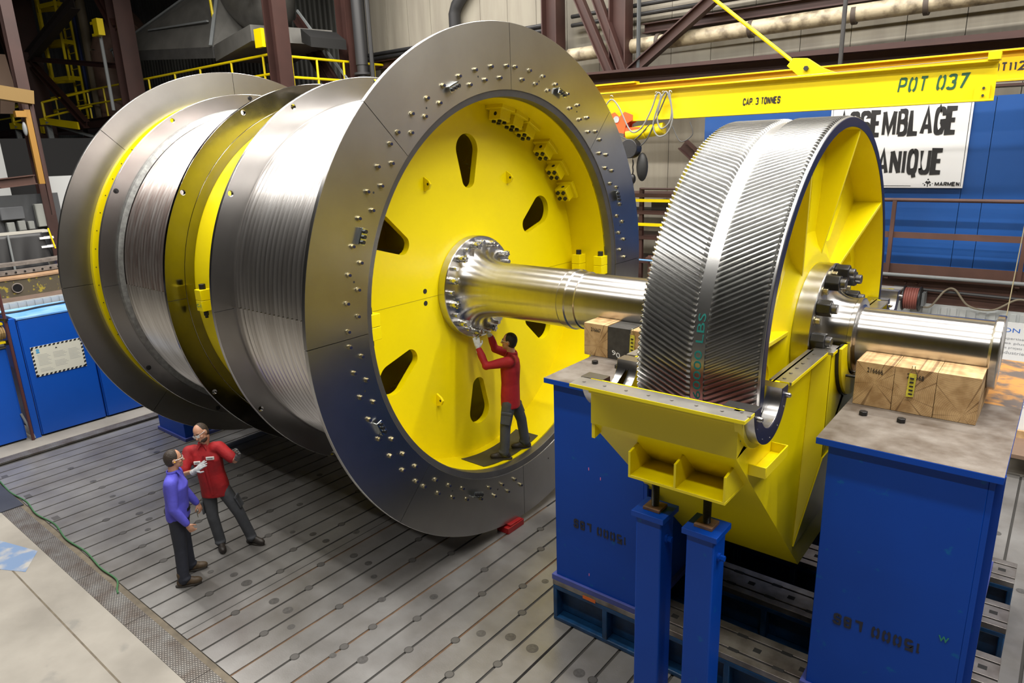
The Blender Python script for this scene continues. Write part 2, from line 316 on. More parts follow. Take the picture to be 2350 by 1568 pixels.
co.box(-30, 30, -34, -4.575, -0.2, -0.002); co.box(-30, -9.2, -4.575, 20, -0.2, -0.002); co.box(-9.2, 30, 5.6, 20, -0.2, -0.002); co.box(14, 30, -4.575, 5.6, -0.2, -0.002)
struct('floor', co, CONC, smooth=0)
cj = MB()
cj.box(-12, 6, -5.005, -4.985, -0.01, -0.0012)
for x in (-4.9, -1.4, -8.4): cj.box(x-.006, x+.006, -14, -5, -0.01, -0.0012)
cj.box(-9.2, 6, -4.33, -4.248, -0.05, -0.012)
struct('trim_2', cj, mat('joint_dirt', (0.15, 0.125, 0.09), 0.85, var=0.4, vscale=6), smooth=0)
ck = MB(); x = -6.72
for L_ in (1.5, 1.45, 1.45, 1.5, 1.5, 1.5, 1.5, 1.5): ck.box(x+.004, x+L_-.004, -4.575, -4.325, -0.03, 0.003); x += L_
ck.box(-9.18, -8.92, -4.2, 5.4, -0.03, 0.003)
struct('trim_3', ck, CHECK, smooth=0)
dk = MB(); dk.box(-9.3, -6.74, -4.62, -4.27, -0.01, 0.008)
struct('trim_4', dk, mat('dark_floor_plate', (0.085, 0.09, 0.10), 0.4, 0.5, var=0.2), smooth=0)
BP = mat('blue_floor_paint', (0.13, 0.20, 0.33), 0.7, col2=(0.33, 0.32, 0.30), vscale=3.0, thresh=(0.36, 0.52))
bp = MB(); bp.add([(-6.6, -5.1, .0006), (-5.0, -4.62, .0006), (-4.55, -4.9, .0006), (-5.4, -5.35, .0006), (-6.3, -5.75, .0006), (-7.2, -5.9, .0006), (-7.6, -5.5, .0006)], [(0, 1, 2, 3, 4, 5, 6)])
struct('trim_5', bp, BP, smooth=0)
hs = [( -8.05, -4.235), (-7.4, -4.262), (-6.8, -4.215), (-6.2, -4.262), (-5.6, -4.205), (-5.0, -4.262), (-4.4, -4.225), (-3.8, -4.262), (-3.35, -4.245), (-3.12, -4.33), (-3.02, -4.36)]
def smoothpath(p, n=8):
    out = []; P = [V(q) for q in p]
    for i in range(len(P)-1):
        a, b, c, d = P[max(i-1, 0)], P[i], P[i+1], P[min(i+2, len(P)-1)]
        for j in range(n):
            t = j/n; out.append(0.5*((2*b)+(-a+c)*t+(2*a-5*b+4*c-d)*t*t+(-a+3*b-3*c+d)*t**3))
    return out+[P[-1]]
solo('air_hose', MB().tube(smoothpath([(x, y, 0.012) for x, y in hs]), 0.011, 8), mat('green_hose', (0.05, 0.14, 0.06), 0.5), 'thin green hose lying along the edge of the bed plates', 'hose')
# ================================================================== hoist drum
DR = thing('hoist_drum', (0, 0, 0), 'huge yellow mine hoist drum with grooved steel barrels and polished brake discs', 'hoist drum')
def ringseg(x0, x1, r0, r1, a0, a1, n):
    return MB().lathe([(x0, r0), (x1, r0), (x1, r1), (x0, r1)], n, a0, a1, closed=True)
def capseg(mb, x0, x1, r0, r1, a):
    c = cos(rad(a)); s_ = sin(rad(a)); mb.add([(x, r*c, H+r*s_) for x, r in ((x0, r0), (x1, r0), (x1, r1), (x0, r1))], [(0, 1, 2, 3)])
for xf, xb in ((0.0, -0.05), (-6.237, -6.29)):
    for k in range(8):
        a0, a1 = 45*k+.07, 45*k+44.93
        b = ringseg(xb, xf, 2.505, 3.262, a0, a1, 24); capseg(b, xb, xf, 2.505, 3.262, a0); capseg(b, xb, xf, 2.505, 3.262, a1)
        obj('brake_disc_segment', b, DISC, DR, bev=0.004)
# dark joint backing behind the segments
for xb in (-0.045, -6.285): obj('joint_ring', MB().lathe([(xb, 2.55), (xb+.012, 2.55), (xb+.012, 3.24), (xb, 3.24)], 96, closed=True), BLK, DR)
obj('bore_ring', MB().lathe([(-.012, 2.504), (-.02, 2.47), (-.03, 2.43), (-.05, 2.424), (-.16, 2.424), (-.16, 2.504)], 160, closed=True), mat('dull_bore_steel', (0.16, 0.155, 0.15), 0.4, 0.8, var=0.2), DR)
# yellow shell and the right web with its six egg-shaped holes
obj('shell', MB().lathe([(-.14, 2.424), (-.80, 2.424), (-.86, 2.46), (-6.19, 2.46), (-6.235, 2.46), (-6.235, 2.83), (-6.15, 2.83), (-6.15, 2.60)], 160), YEL, DR)
def egg(r_out=1.83, r_in=1.44, wo=.21, wi=.12, n=22):
    """outline of one web opening in (tangential, radial) terms: round outside end, narrower inner end"""
    p = []
    for i in range(n+1): t = rad(-8+196*i/n); p.append((wo*cos(t), r_out+wo*sin(t)*.95))
    for i in range(12): t = rad(192+156*(i+.5)/12); p.append((wi*cos(t), r_in+wi*sin(t)*.9))
    return p
def web(x, ro, ri, ang0, th, nseg=96, holes=6):
    bm = bmesh.new(); ed = []
    def loop(pts):
        vs = [bm.verts.new(p) for p in pts]
        for i in range(len(vs)): ed.append(bm.edges.new((vs[i], vs[(i+1) % len(vs)])))
    loop([onax(x, ro, 360*i/nseg) for i in range(nseg)]); loop([onax(x, ri, 360*i/48) for i in range(48)])
    for k in range(holes):
        a = ang0+360/holes*k
        loop([onax(x, 1, a)*0 + V((x, r*cos(rad(a))-t*sin(rad(a)), H+r*sin(rad(a))+t*cos(rad(a)))) for t, r in egg()])
    bmesh.ops.triangle_fill(bm, use_beauty=True, edges=ed, normal=(1, 0, 0))
    r = bmesh.ops.extrude_face_region(bm, geom=list(bm.faces))
    bmesh.ops.translate(bm, verts=[g for g in r['geom'] if isinstance(g, bmesh.types.BMVert)], vec=(-th, 0, 0))
    mb = MB(); bm.verts.ensure_lookup_table(); bm.verts.index_update()
    mb.v = [tuple(v.co) for v in bm.verts]; mb.f = [[v.index for v in f.verts] for f in bm.faces]; mb.mi = [0]*len(mb.f); bm.free(); return mb
obj('web', web(-.78, 2.43, .55, 90, .09), YEL, DR, smooth=30)
obj('web', web(-5.4, 2.47, .3, 90, .08), YEL, DR, smooth=30)
obj('web_joint', MB().box(-.781, -.7785, -2.4, -.70, H-.004, H+.004).box(-.781, -.7785, .70, 2.4, H-.004, H+.004), mat('joint_line_yellow', (0.40, 0.32, 0.0), 0.5), DR)
# rope barrels, upper and lower halves with grooves of their own
def barrel(x0, x1, r, pitch, depth, a0, a1, off, n=72):
    pr = [(x0, r-.10), (x0, r-.002)]; xs = x0+.03+off
    while xs+pitch < x1-.02:
        for i in range(8):
            t = i/8; pr.append((xs+pitch*t, r-depth*sin(pi*t)))
        xs += pitch
    pr += [(xs, r), (x1, r-.002), (x1, r-.10)]
    b = MB().lathe(pr, n, a0, a1)
    return b
for nm, x0, x1, up in (('rope_barrel', -2.49, -.05, ROPE), ('rope_barrel', -5.775, -3.74, RUST)):
    r = 2.562
    for lab, a0, a1, off, M_ in (('upper half of barrel', 0, 180, 0.0, up), ('lower half of barrel, clean bright grooves', 180, 360, 0.045, ROPE)):
        o = obj(nm, barrel(x0, x1, r, .092, .024, a0, a1, off), M_, DR, smooth=50)
        if up is RUST: o['label'] = 'flash-rusted upper barrel half' if off == 0 else 'clean bright lower barrel half'
obj('end_collar', MB().lathe([(-5.771, 2.56), (-5.771, 2.64), (-5.715, 2.632), (-5.70, 2.56)], 144), mat('dull_collar_steel', (0.42, 0.43, 0.42), 0.4, 0.9, var=0.4, vscale=14), DR)
def flange(name, xf, th, r0, r1, M_, holes=True):
    bm = bmesh.new(); ed = []
    def loop(pts):
        vs = [bm.verts.new(p) for p in pts]
        for i in range(len(vs)): ed.append(bm.edges.new((vs[i], vs[(i+1) % len(vs)])))
    loop([onax(xf, r1, 360*i/240) for i in range(240)]); loop([onax(xf, r0, 360*i/200) for i in range(200)])
    if holes:
        for k in range(12):
            if k == 6: continue
            c = onax(xf, 2.805, 30*k); loop([c+V((0, .034*cos(2*pi*i/14), .034*sin(2*pi*i/14))) for i in range(14)])
    bmesh.ops.triangle_fill(bm, use_beauty=True, edges=ed, normal=(1, 0, 0))
    r = bmesh.ops.extrude_face_region(bm, geom=list(bm.faces))
    bmesh.ops.translate(bm, verts=[g for g in r['geom'] if isinstance(g, bmesh.types.BMVert)], vec=(-th, 0, 0))
    mb = MB(); bm.verts.index_update(); mb.v = [tuple(v.co) for v in bm.verts]; mb.f = [[v.index for v in f.verts] for f in bm.faces]; mb.mi = [0]*len(mb.f); bm.free()
    return obj(name, mb, M_, DR, smooth=30, bev=0.005)
flange('rope_flange', -5.771, .05, 2.46, 2.870, FLG)
f2 = flange('rope_flange', -3.692, .05, 2.60, 2.868, MIR); f2['label'] = 'mirror-like flange reflecting yellow paint'
flange('rope_flange_inner_ring', -3.697, .045, 2.46, 2.597, MIR, holes=False)
flange('rope_flange', -2.487, .05, 2.46, 2.865, FLG)
for k in (3, 5, 7, 8): obj('hole_plug', MB().cyl(onax(-5.80, 2.805, 30*k), onax(-5.755, 2.805, 30*k), .034, 16).cyl(onax(-5.76, 2.805, 30*k), onax(-5.74, 2.805, 30*k), .02, 6), BLK, DR)
b = MB()
for i in range(64): b.cyl(onax(-6.149, 2.785, 5.8*i+.6), onax(-6.146, 2.785, 5.8*i+.6), .0085, 8)
obj('tapped_hole', b, DARK, DR)
for x0, x1 in ((-2.49+.001, -2.486), (-3.693, -3.6905), (-5.772, -5.7695)):
    for a in (180, 0):
        p, q = onax(x0, 2.6, a), onax(x0, 2.862, a); obj('flange_joint', MB().box(x0, x1, min(p.y, q.y), max(p.y, q.y), H-.003, H+.003), BLK, DR)
# brake disc bolts: two staggered rings, each bolt a part
pb = MB(); pb.m = 0; pb.cyl(onax(0.0, 2.768, 0), onax(.010, 2.768, 0), .028, 14); pb.hexn(onax(.010, 2.768, 0), (1, 0, 0), .025, .020); pb.m = 1; pb.cyl(onax(.03, 2.768, 0), onax(.036, 2.768, 0), .016, 10)
bo = obj('disc_bolt', pb, [ZINCY, NAVY], DR, smooth=30)
pb = MB(); pb.m = 0; pb.cyl(onax(0.0, 2.636, 0), onax(.010, 2.636, 0), .028, 14); pb.hexn(onax(.010, 2.636, 0), (1, 0, 0), .025, .020); pb.m = 1; pb.cyl(onax(.03, 2.636, 0), onax(.036, 2.636, 0), .016, 10)
bi = obj('disc_bolt', pb, [ZINCY, NAVY], DR, smooth=30); bo.matrix_basis = RX(1.7); bi.matrix_basis = RX(4.7)
for k in range(-3, 5):
    s0 = 45*k
    if -95 <= s0 <= -44: continue                       # behind the blue stand
    for i in range(8):
        if (k, i) == (0, 0): continue
        c = bo.copy(); COL.objects.link(c); c.matrix_basis = RX(s0+1.7+5.95*i)
    for i in range(7):
        if i == 3 or (k, i) == (0, 0): continue
        c = bi.copy(); COL.objects.link(c); c.matrix_basis = RX(s0+4.7+5.95*i)
# zinc brackets carrying three bolts in the middle of each segment
bk = MB(); bk.box(0, .055, 2.725, 2.737, H-.085, H+.085); bk.box(.043, .055, 2.66, 2.737, H-.085, H+.085)
pr_br = obj('balance_bracket', bk, ZINC, DR, bev=0.002); pr_bb = []
for i in range(3): pr_bb.append(obj('bracket_bolt', MB().hexn((.055, 2.695, H-.055+.055*i), (1, 0, 0), .022, .024), BLK, pr_br))
for k in (1, 2, 3, 4, 5, 0):
    M_ = RX(45*k+23); 
    if k == 1: pr_br.matrix_basis = M_; continue
    c = pr_br.copy(); COL.objects.link(c); c.matrix_basis = M_
    for q in pr_bb: d = q.copy(); COL.objects.link(d); d.parent = c
# lugs on the web, clamp blocks on the shell and split clamps
lug = MB()
lug.prism([(-.78, 1.64-.015, H-.09), (-.78, 1.64-.015, H+.09), (-.70, 1.64-.015, H+.045), (-.665, 1.64-.015, H), (-.70, 1.64-.015, H-.06)], (0, .03, 0))
l0 = obj('lifting_lug', lug, YEL, DR, bev=0.003); l0['label'] = 'small yellow lug with a hole'
lh = obj('lug_hole', MB().cyl((-.71, 1.624, H), (-.71, 1.656, H), .017, 12), DARK, l0)
def rlug(o, a): return Matrix.Translation(onax(0, 1.64, a)-V((0, 1.64, H)))
first = True
for a in (119.5, 60.5, -120.5):
    if first: l0.matrix_basis = rlug(l0, a); first = False; continue
    c = l0.copy(); COL.objects.link(c); c.matrix_basis = rlug(l0, a); d = lh.copy(); COL.objects.link(d); d.parent = c
cb = MB(); cb.box(-.73, -.53, 2.235, 2.43, H-.105, H+.105); cb.box(-.775, -.48, 2.37, 2.43, H-.14, H+.14)
c0 = obj('clamp_block', cb, YEL, DR, bev=0.006); kids = []
for dx in (-.05, .05):
    for dz in (-.05, .05): kids.append(obj('clamp_bolt', MB().cyl((-.63+dx, 2.236, H+dz), (-.63+dx, 2.205, H+dz), .029, 12), BLK, c0))
kids.append(obj('clamp_hole', MB().cyl((-.62, 2.31, H+.1045), (-.62, 2.31, H+.107), .026, 12), DARK, c0))
for i, a in enumerate((77.0, 69.8, 62.5, 49.8, 39.5, 29.5)):
    if i == 0: c0.matrix_basis = RX(a); continue
    c = c0.copy(); COL.objects.link(c); c.matrix_basis = RX(a)
    for q in kids: d = q.copy(); COL.objects.link(d); d.parent = c
def splitclamp(x, y, w, d, z=H):
    b = MB().box(x-w, x+w, y-d, y+d, z-.145, z-.002); b.box(x-w, x+w, y-d, y+d, z+.002, z+.145)
    o = obj('split_clamp', b, YEL, DR, bev=0.005)
    obj('clamp_stud', MB().cyl((x, y, z+.14), (x, y, z+.215), .042, 14).cyl((x, y, z-.215), (x, y, z-.14), .036, 6).cyl((x, y, z-.25), (x, y, z-.2), .022, 12), BLK, o, bev=.004)
    return o
splitclamp(-.585, 2.33, .075, .09); splitclamp(-.175, 2.33, .075, .09); splitclamp(-.22, -2.31, .075, .10); splitclamp(-3.38, -2.52, .075, .08)
text('C-1', 'clamp_lettering', mat('green_marker', (0.02, 0.20, 0.14), 0.6), (-3.44, -2.602, H-.09), (1, 0, 0), (0, 0, 1), .045, .11, DR)
obj('web_hole', MB().cyl(onax(-.78, .93, 174.3), onax(-.777, .93, 174.3), .033, 14).cyl(onax(-.78, .93, -176), onax(-.777, .93, -176), .033, 14), DARK, DR)
b = MB()
for k in range(8): b.cyl(onax(0, 2.69, 45*k+12.9), onax(.001, 2.69, 45*k+12.9), .012, 10).cyl(onax(0, 2.69, 45*k+32.8), onax(.001, 2.69, 45*k+32.8), .012, 10)
obj('dowel_hole', b, DARK, DR)
# welding mat lying in the drum bottom
mb_ = MB(); n = 12; vs = []
for i in range(n+1):
    a = -104+29.5*i/n
    for x in (-.64, -.22): vs.append(onax(x, 2.412, a))
    for x in (-.22, -.64): vs.append(onax(x, 2.42, a))
fs = []
for i in range(n):
    for q in range(4): fs.append((i*4+q, i*4+(q+1) % 4, i*4+4+(q+1) % 4, i*4+4+q))
mb_.add(vs, fs+[(0, 1, 2, 3), (n*4, n*4+3, n*4+2, n*4+1)])
solo('rubber_mat', mb_, mat('dark_olive_mat', (0.05, 0.045, 0.025), 0.6, var=0.4), 'dark rubber mat laid in the bottom of the yellow drum under the worker', 'mat')
# ================================================================== shaft
SH = thing('drum_shaft', (1.5, 0, H-.36), 'bright turned steel shaft running through drum and gear wheel', 'shaft')
prof = [(-8.05, 0), (-8.05, .30), (-6.9, .30), (-6.88, .40), (-.78, .40), (-.78, .69), (-.77, .70), (-.66, .70), (-.65, .692), (-.65, .60), (-.645, .555), (-.625, .505), (-.59, .462), (-.54, .425), (-.47, .395), (-.38, .375), (-.25, .363), (.0, .359), (.86, .359), (.865, .352), (.88, .352), (.885, .372), (.97, .372), (.985, .358), (1.10, .352), (1.11, .338), (3.68, .338)]
obj('shaft_body', MB().lathe(prof, 128), SHAFT, SH, smooth=30)
prof = [(3.70, .34), (3.70, .652), (3.708, .66), (3.855, .66), (3.862, .653), (3.862, .50), (3.872, .455), (3.895, .415), (3.93, .382), (3.98, .357), (4.03, .346), (4.098, .343), (4.10, .337), (4.106, .337), (4.108, .353), (4.14, .353), (4.146, .345), (4.147, .295), (4.16, .275), (4.185, .269), (5.165, .268), (5.175, .28), (5.18, .312), (5.186, .317), (5.232, .317), (5.24, .31), (5.24, 0)]
obj('journal', MB().lathe(prof, 128), SHAFT, SH, smooth=30)
n0 = MB(); n0.cyl(onax(-.65, .605, 0), onax(-.60, .605, 0), .052, 18); n0.cyl(onax(-.60, .605, 0), onax(-.545, .605, 0), .046, 18)
for k in range(6): a = 60*k; p = V((0, .038*cos(rad(a)), .038*sin(rad(a)))); n0.box(-.545, -.518, -.011, .011, -.009, .009, Matrix.Translation(V((0, .605, H))+p) @ Matrix.Rotation(rad(a), 4, 'X'))
n0.cyl(onax(-.545, .605, 0), onax(-.505, .605, 0), .026, 14)
cn = obj('castle_nut', n0, GEARM, SH); sd = obj('stud', MB().cyl(onax(-.65, .615, 0), onax(-.575, .615, 0), .031, 16), GEARM, SH, bev=.004)
for k in range(12):
    if k: c = cn.copy(); COL.objects.link(c); e = sd.copy(); COL.objects.link(e)
    else: c, e = cn, sd
    c.matrix_basis = RX(30*k+12); e.matrix_basis = RX(30*k+27)
n0 = MB().hexn(onax(3.862, .575, 0), (1, 0, 0), .078, .125)
hn = obj('hub_nut', n0, BLK, SH, bev=.008); st = obj('hub_stud', MB().cyl(onax(3.98, .575, 0), onax(4.035, .575, 0), .045, 18), mat('dark_stud_steel', (0.16, 0.16, 0.165), 0.35, 0.9), SH, bev=.008)
sm = obj('hub_bolt', MB().cyl(onax(3.862, .575, 0), onax(3.87, .575, 0), .045, 16).hexn(onax(3.87, .575, 0), (1, 0, 0), .032, .04), ZINCY, SH, bev=.003)
for k in range(12):
    if k: c, e, g = hn.copy(), st.copy(), sm.copy(); [COL.objects.link(q) for q in (c, e, g)]
    else: c, e, g = hn, st, sm
    c.matrix_basis = RX(30*k+25); e.matrix_basis = RX(30*k+25); g.matrix_basis = RX(30*k+7.5)
# ================================================================== gear wheel
GW = thing('bull_gear', (3.4, 0, H-2.0), 'large yellow-spoked double helical gear with bright steel teeth', 'gear')
obj('rim', MB().lathe([(2.86, 1.9), (2.86, 1.950), (3.335, 1.950), (3.337, 1.966), (3.443, 1.966), (3.445, 1.950), (3.880, 1.950), (3.884, 1.985), (3.900, 1.985), (3.905, 1.980), (3.905, 1.90)], 274), GEARM, GW, smooth=25)
obj('rim_face', MB().lathe([(3.9055, 1.897), (3.909, 1.90), (3.909, 1.976), (3.9055, 1.979)], 192, closed=True), NAVY, GW)
NT = 274; PI_ = 360/NT
def teeth(xs, offs, rt):
    mb = MB(); ring_n = NT*4; vs = []
    for x, o, hgt in zip(xs, offs, rt):
        for t in range(NT):
            for da, r in ((0.10, 1.949), (0.36, 1.949+hgt), (0.62, 1.949+hgt), (0.88, 1.949)):
                a = rad(t*PI_+o+da*PI_); vs.append((x, r*cos(a), H+r*sin(a)))
    fs = []
    for i in range(len(xs)-1):
        for k in range(ring_n):
            if k % 4 == 3: continue
            k2 = (k+1) % ring_n; fs.append((i*ring_n+k, i*ring_n+k2, (i+1)*ring_n+k2, (i+1)*ring_n+k))
    n_ = len(xs)-1
    for t in range(NT): fs.append((t*4, t*4+1, t*4+2, t*4+3)); fs.append((n_*ring_n+t*4+3, n_*ring_n+t*4+2, n_*ring_n+t*4+1, n_*ring_n+t*4))
    return mb.add(vs, fs)
xs = [2.862, 2.868, 2.96, 3.06, 3.16, 3.25, 3.312, 3.333]
obj('teeth', teeth(xs, [13.5*(x-2.862) for x in xs], [.036, .046, .046, .046, .046, .046, .046, .02]), GEARM, GW, smooth=30)
xs = [3.447, 3.462, 3.55, 3.65, 3.75, 3.83, 3.862, 3.882]
obj('teeth', teeth(xs, [6.9-16*(x-3.447) for x in xs], [.03, .046, .046, .046, .046, .046, .046, .022]), GEARM, GW, smooth=30)
obj('rim_inner', MB().lathe([(3.904, 1.897), (2.87, 1.897), (2.87, 1.90)], 160), YEL, GW)
def webg():
    bm = bmesh.new(); ed = []
    def loop(pts):
        vs = [bm.verts.new(p) for p in pts]
        for i in range(len(vs)): ed.append(bm.edges.new((vs[i], vs[(i+1) % len(vs)])))
    loop([onax(3.62, 1.899, 360*i/128) for i in range(128)]); loop([onax(3.62, .55, 360*i/48) for i in range(48)])
    for k in range(8):
        a = 12.6+45*k
        loop([V((3.62, r*cos(rad(a))-t*sin(rad(a)), H+r*sin(rad(a))+t*cos(rad(a)))) for t, r in egg(1.50, 1.10, .24, .15)])
    bmesh.ops.triangle_fill(bm, use_beauty=True, edges=ed, normal=(1, 0, 0)); r = bmesh.ops.extrude_face_region(bm, geom=list(bm.faces))
    bmesh.ops.translate(bm, verts=[g for g in r['geom'] if isinstance(g, bmesh.types.BMVert)], vec=(-.05, 0, 0))
    mb = MB(); bm.verts.index_update(); mb.v = [tuple(v.co) for v in bm.verts]; mb.f = [[v.index for v in f.verts] for f in bm.faces]; mb.mi = [0]*len(mb.f); bm.free(); return mb
obj('web', webg(), YEL, GW, smooth=30)
obj('hub', MB().lathe([(3.61, .98), (3.63, .92), (3.66, .83), (3.69, .78), (3.70, .74), (3.70, .6)], 96), YEL, GW, smooth=40)
for k in range(8):
    a = 80.6+45*k; t = V((0, -sin(rad(a)), cos(rad(a))))*.018
    pts = [onax(x, r, a)-t for x, r in ((3.60, .74), (3.70, .74), (3.71, .80), (3.895, 1.86), (3.895, 1.899), (3.60, 1.899))]
    obj('spoke_rib', MB().prism(pts, t*2), YEL, GW, bev=.004)
    # flange strip closing the open edge of each rib
    p, q = onax(3.70, .80, a), onax(3.90, 1.88, a)
GM = mat('teal_paint_marker', (0.0, 0.13, 0.11), 0.6)
def gear_text(s, xc, r, a0, da, h):
    """hand lettering running round the plain band, read from the side"""
    o = text(s, 'band_lettering', GM, (0, 0, 0), (1, 0, 0), (0, 1, 0), h, h*5.6, None, .002)
    L_ = max(v.co.x for v in o.data.vertices)
    for v in o.data.vertices:
        a = a0+da*v.co.x/L_; rr = r+v.co.z; v.co = onax(xc+h/2-v.co.y, rr, a)
    adopt(o, GW); return o
gear_text('60000 LBS', 3.39, 1.968, 185.5, -20.5, .062)
# ================================================================== lower gear case
GC = thing('gear_case', (3.38, 0, .6), 'yellow lower gear housing with bare steel top flange under the gear wheel', 'gear housing')
ZF = H-.004
# side profile (y, z): vertical front wall, sloping sump, flat bottom, mirrored behind
PRO = [(-2.45, ZF), (-2.45, 2.965), (-.61, 1.12), (.61, 1.12), (2.45, 2.965), (2.45, ZF)]
X0, X1 = 2.70, 3.925
def side(x, t, br, yp=2.09, rp=.345):
    """one side plate with the main bore and two pinion bores cut from its top edge"""
    def arc(yc, r, n=14): return [(yc-r*cos(pi*i/n), ZF-r*sin(pi*i/n)) for i in range(n+1)]
    top = arc(-yp, rp)+arc(0, br, 24)+arc(yp, rp)
    poly = [(x, y, z) for y, z in [PRO[0]]+top+[PRO[5]]+list(reversed(PRO[1:5]))]
    bm = bmesh.new(); vs = [bm.verts.new(p) for p in poly]; f = bm.faces.new(vs)
    bmesh.ops.triangulate(bm, faces=[f]); r = bmesh.ops.extrude_face_region(bm, geom=list(bm.faces))
    bmesh.ops.translate(bm, verts=[g for g in r['geom'] if isinstance(g, bmesh.types.BMVert)], vec=(t, 0, 0))
    mb = MB(); bm.verts.index_update(); mb.v = [tuple(v.co) for v in bm.verts]; mb.f = [[v.index for v in f.verts] for f in bm.faces]; mb.mi = [0]*len(mb.f); bm.free(); return mb
obj('side_plate', side(X1-.016, .016, .70), YEL, GC, smooth=30)
obj('side_plate', side(X0, .016, .46), YEL, GC, smooth=30)
def sheet(pts, th, x0, x1):
    mb = MB()
    for (a, b) in zip(pts[:-1], pts[1:]):
        d = V((0, b[0]-a[0], b[1]-a[1])).normalized(); n = V((0, -d.z, d.y))*th
        if n.y*a[0] > 0 or (abs(a[0]) < .7 and abs(b[0]) < .7 and n.z < 0): n = -n
        mb.prism([(x0, a[0], a[1]), (x0, b[0], b[1]), (x0, b[0]+n.y, b[1]+n.z), (x0, a[0]+n.y, a[1]+n.z)], (x1-x0, 0, 0))
    return mb
obj('sump_plate', sheet(PRO, .012, X0+.016, X1-.016), YEL, GC, smooth=30)
obj('inner_lining', sheet([(-2.436, 2.975), (-.604, 1.135), (.604, 1.135), (2.436, 2.975)], .004, X0+.018, X1-.018), MAROON, GC)
for y0 in (-2.436, 2.43): obj('inner_lining', MB().box(X0+.02, X1-.02, y0, y0+.006, 3.0, ZF-.03), MAROON, GC)
for x_ in (X0+.018, X1-.022):
    for y0, y1 in ((-1.7, -.5), (.5, 1.7)): obj('inner_lining', MB().box(x_, x_+.004, y0, y1, 2.75, ZF-.02), MAROON, GC)
TF = mat('machined_flange_steel', (0.47, 0.45, 0.415), 0.32, 0.9, col2=(0.33, 0.31, 0.28), vscale=3)
fl = MB(); t = .022
def flat(poly): fl.prism([(x, y, ZF-t) for x, y in poly], (0, 0, t))
flat([(2.62, -2.64), (4.035, -2.64), (4.035, -2.46), (3.88, -2.46), (2.80, -2.46), (2.62, -2.46)])
flat([(2.62, 2.46), (4.035, 2.46), (4.035, 2.64), (2.62, 2.64)])
for s_ in (-1, 1):
    a, b = sorted((s_*1.70, s_*.72)); flat([(3.875, a), (4.045, a), (4.045, b), (3.875, b)]); flat([(2.60, a), (2.74, a), (2.74, b), (2.60, b)])
    a, b = sorted((s_*.72, s_*.46)); flat([(3.91, a), (4.09, a), (4.09, b), (3.91, b)]); flat([(2.60, a), (2.74, a), (2.74, b), (2.60, b)])
fo = obj('top_flange', fl, [TF], GC, smooth=0)
fe = MB()
for x0, x1, y0, y1 in ((2.62, 4.035, -2.643, -2.640), (4.035, 4.038, -2.643, -2.46), (4.045, 4.048, -1.70, -.72), (4.09, 4.093, -.72, -.46), (3.90, 4.03, -1.703, -1.70)): fe.box(x0, x1, y0, y1, ZF-t-.004, ZF-.001)
obj('flange_edge', fe, YEL, GC)
bo_ = MB()
pl_ = None
spots = [(2.70+.19*i, -2.55) for i in range(8)]+[(3.96, -2.5)]+[(3.965, -1.62+.155*i) for i in range(6)]+[(3.99, -.52), (4.03, -.66)]+[(2.66, -1.6+.2*i) for i in range(5)]
for i, (x, y) in enumerate(spots):
    if i == 0: pl_ = obj('flange_dowel', MB().cyl((x, y, ZF), (x, y, ZF+.007), .014, 12), TF, GC, smooth=30); p0 = V((x, y, 0))
    else: c = pl_.copy(); COL.objects.link(c); c.matrix_basis = Matrix.Translation(V((x, y, 0))-p0)
# band under the flange and stiffening strips on the front
obj('flange_rib', MB().box(X0-.01, X1+.005, -2.475, -2.45, 3.235, ZF-t), YEL, GC, bev=.004)
obj('flange_rib', MB().box(X1-.002, X1+.02, -1.66, -.46, 3.20, ZF-t), YEL, GC)
# pinion bearing half rings
def half(x0, x1, r0, r1, yc, M_, nm):
    mb = MB().lathe([(x0, r0), (x1, r0), (x1, r1), (x0, r1)], 32, 180, 360, yc, ZF, closed=True)
    for a in (180, 360):
        c = cos(rad(a)); mb.add([(x, yc+r*c, ZF) for x, r in ((x0, r0), (x1, r0), (x1, r1), (x0, r1))], [(0, 1, 2, 3)])
    return obj(nm, mb, M_, GC, smooth=30, bev=.003)
for yc in (-2.09, 2.09):
    half(3.80, 4.03, .225, .355, yc, FLG, 'pinion_bore'); half(4.0302, 4.034, .23, .352, yc, NAVY, 'bore_face')
    half(3.90, 3.96, .355, .40, yc, YEL, 'bore_collar')
    half(2.60, 2.80, .225, .355, yc, FLG, 'pinion_bore')
    for s_ in (-1, 1): obj('bore_bolt', MB().cyl((4.034, yc+s_*.30, ZF-.07), (4.06, yc+s_*.30, ZF-.07), .022, 12).ell((4.06, yc+s_*.30, ZF-.07), .019), FLG, GC)
    for k in range(1, 6): obj('bore_screw', MB().cyl(onax(4.034, .32, 180+30*k, yc, ZF), onax(4.0365, .32, 180+30*k, yc, ZF), .009, 10), FLG, GC)
# main shaft seal housing: collar drum with stub pin
half(4.075, 4.10, .375, .585, 0.0, BLK, 'seal_gasket'); half(4.10, 4.125, .375, .57, 0.0, YEL, 'seal_cover')
obj('seal_pin', MB().cyl(onax(4.12, .46, 222), onax(4.26, .46, 222), .013, 10).cyl(onax(4.245, .46, 222), onax(4.265, .46, 222), .02, 6), BLK, GC)
bulge = MB(); bp_ = [(-.72, ZF-t), (-.72, 2.35), (.72, 2.35), (.72, ZF-t)]; na = 20
bpts = [(-.72, ZF)]+[(-.41*cos(pi*i/na), ZF-.41*sin(pi*i/na)) for i in range(na+1)]+[(.72, ZF), (.72, 2.35), (-.72, 2.35)]
bmb = bmesh.new(); fb_ = bmb.faces.new([bmb.verts.new((X1+.15, y, z)) for y, z in bpts]); bmesh.ops.triangulate(bmb, faces=[fb_]); bmb.verts.index_update()
bulge.add([v.co for v in bmb.verts], [[v.index for v in f_.verts] for f_ in bmb.faces]); bmb.free()
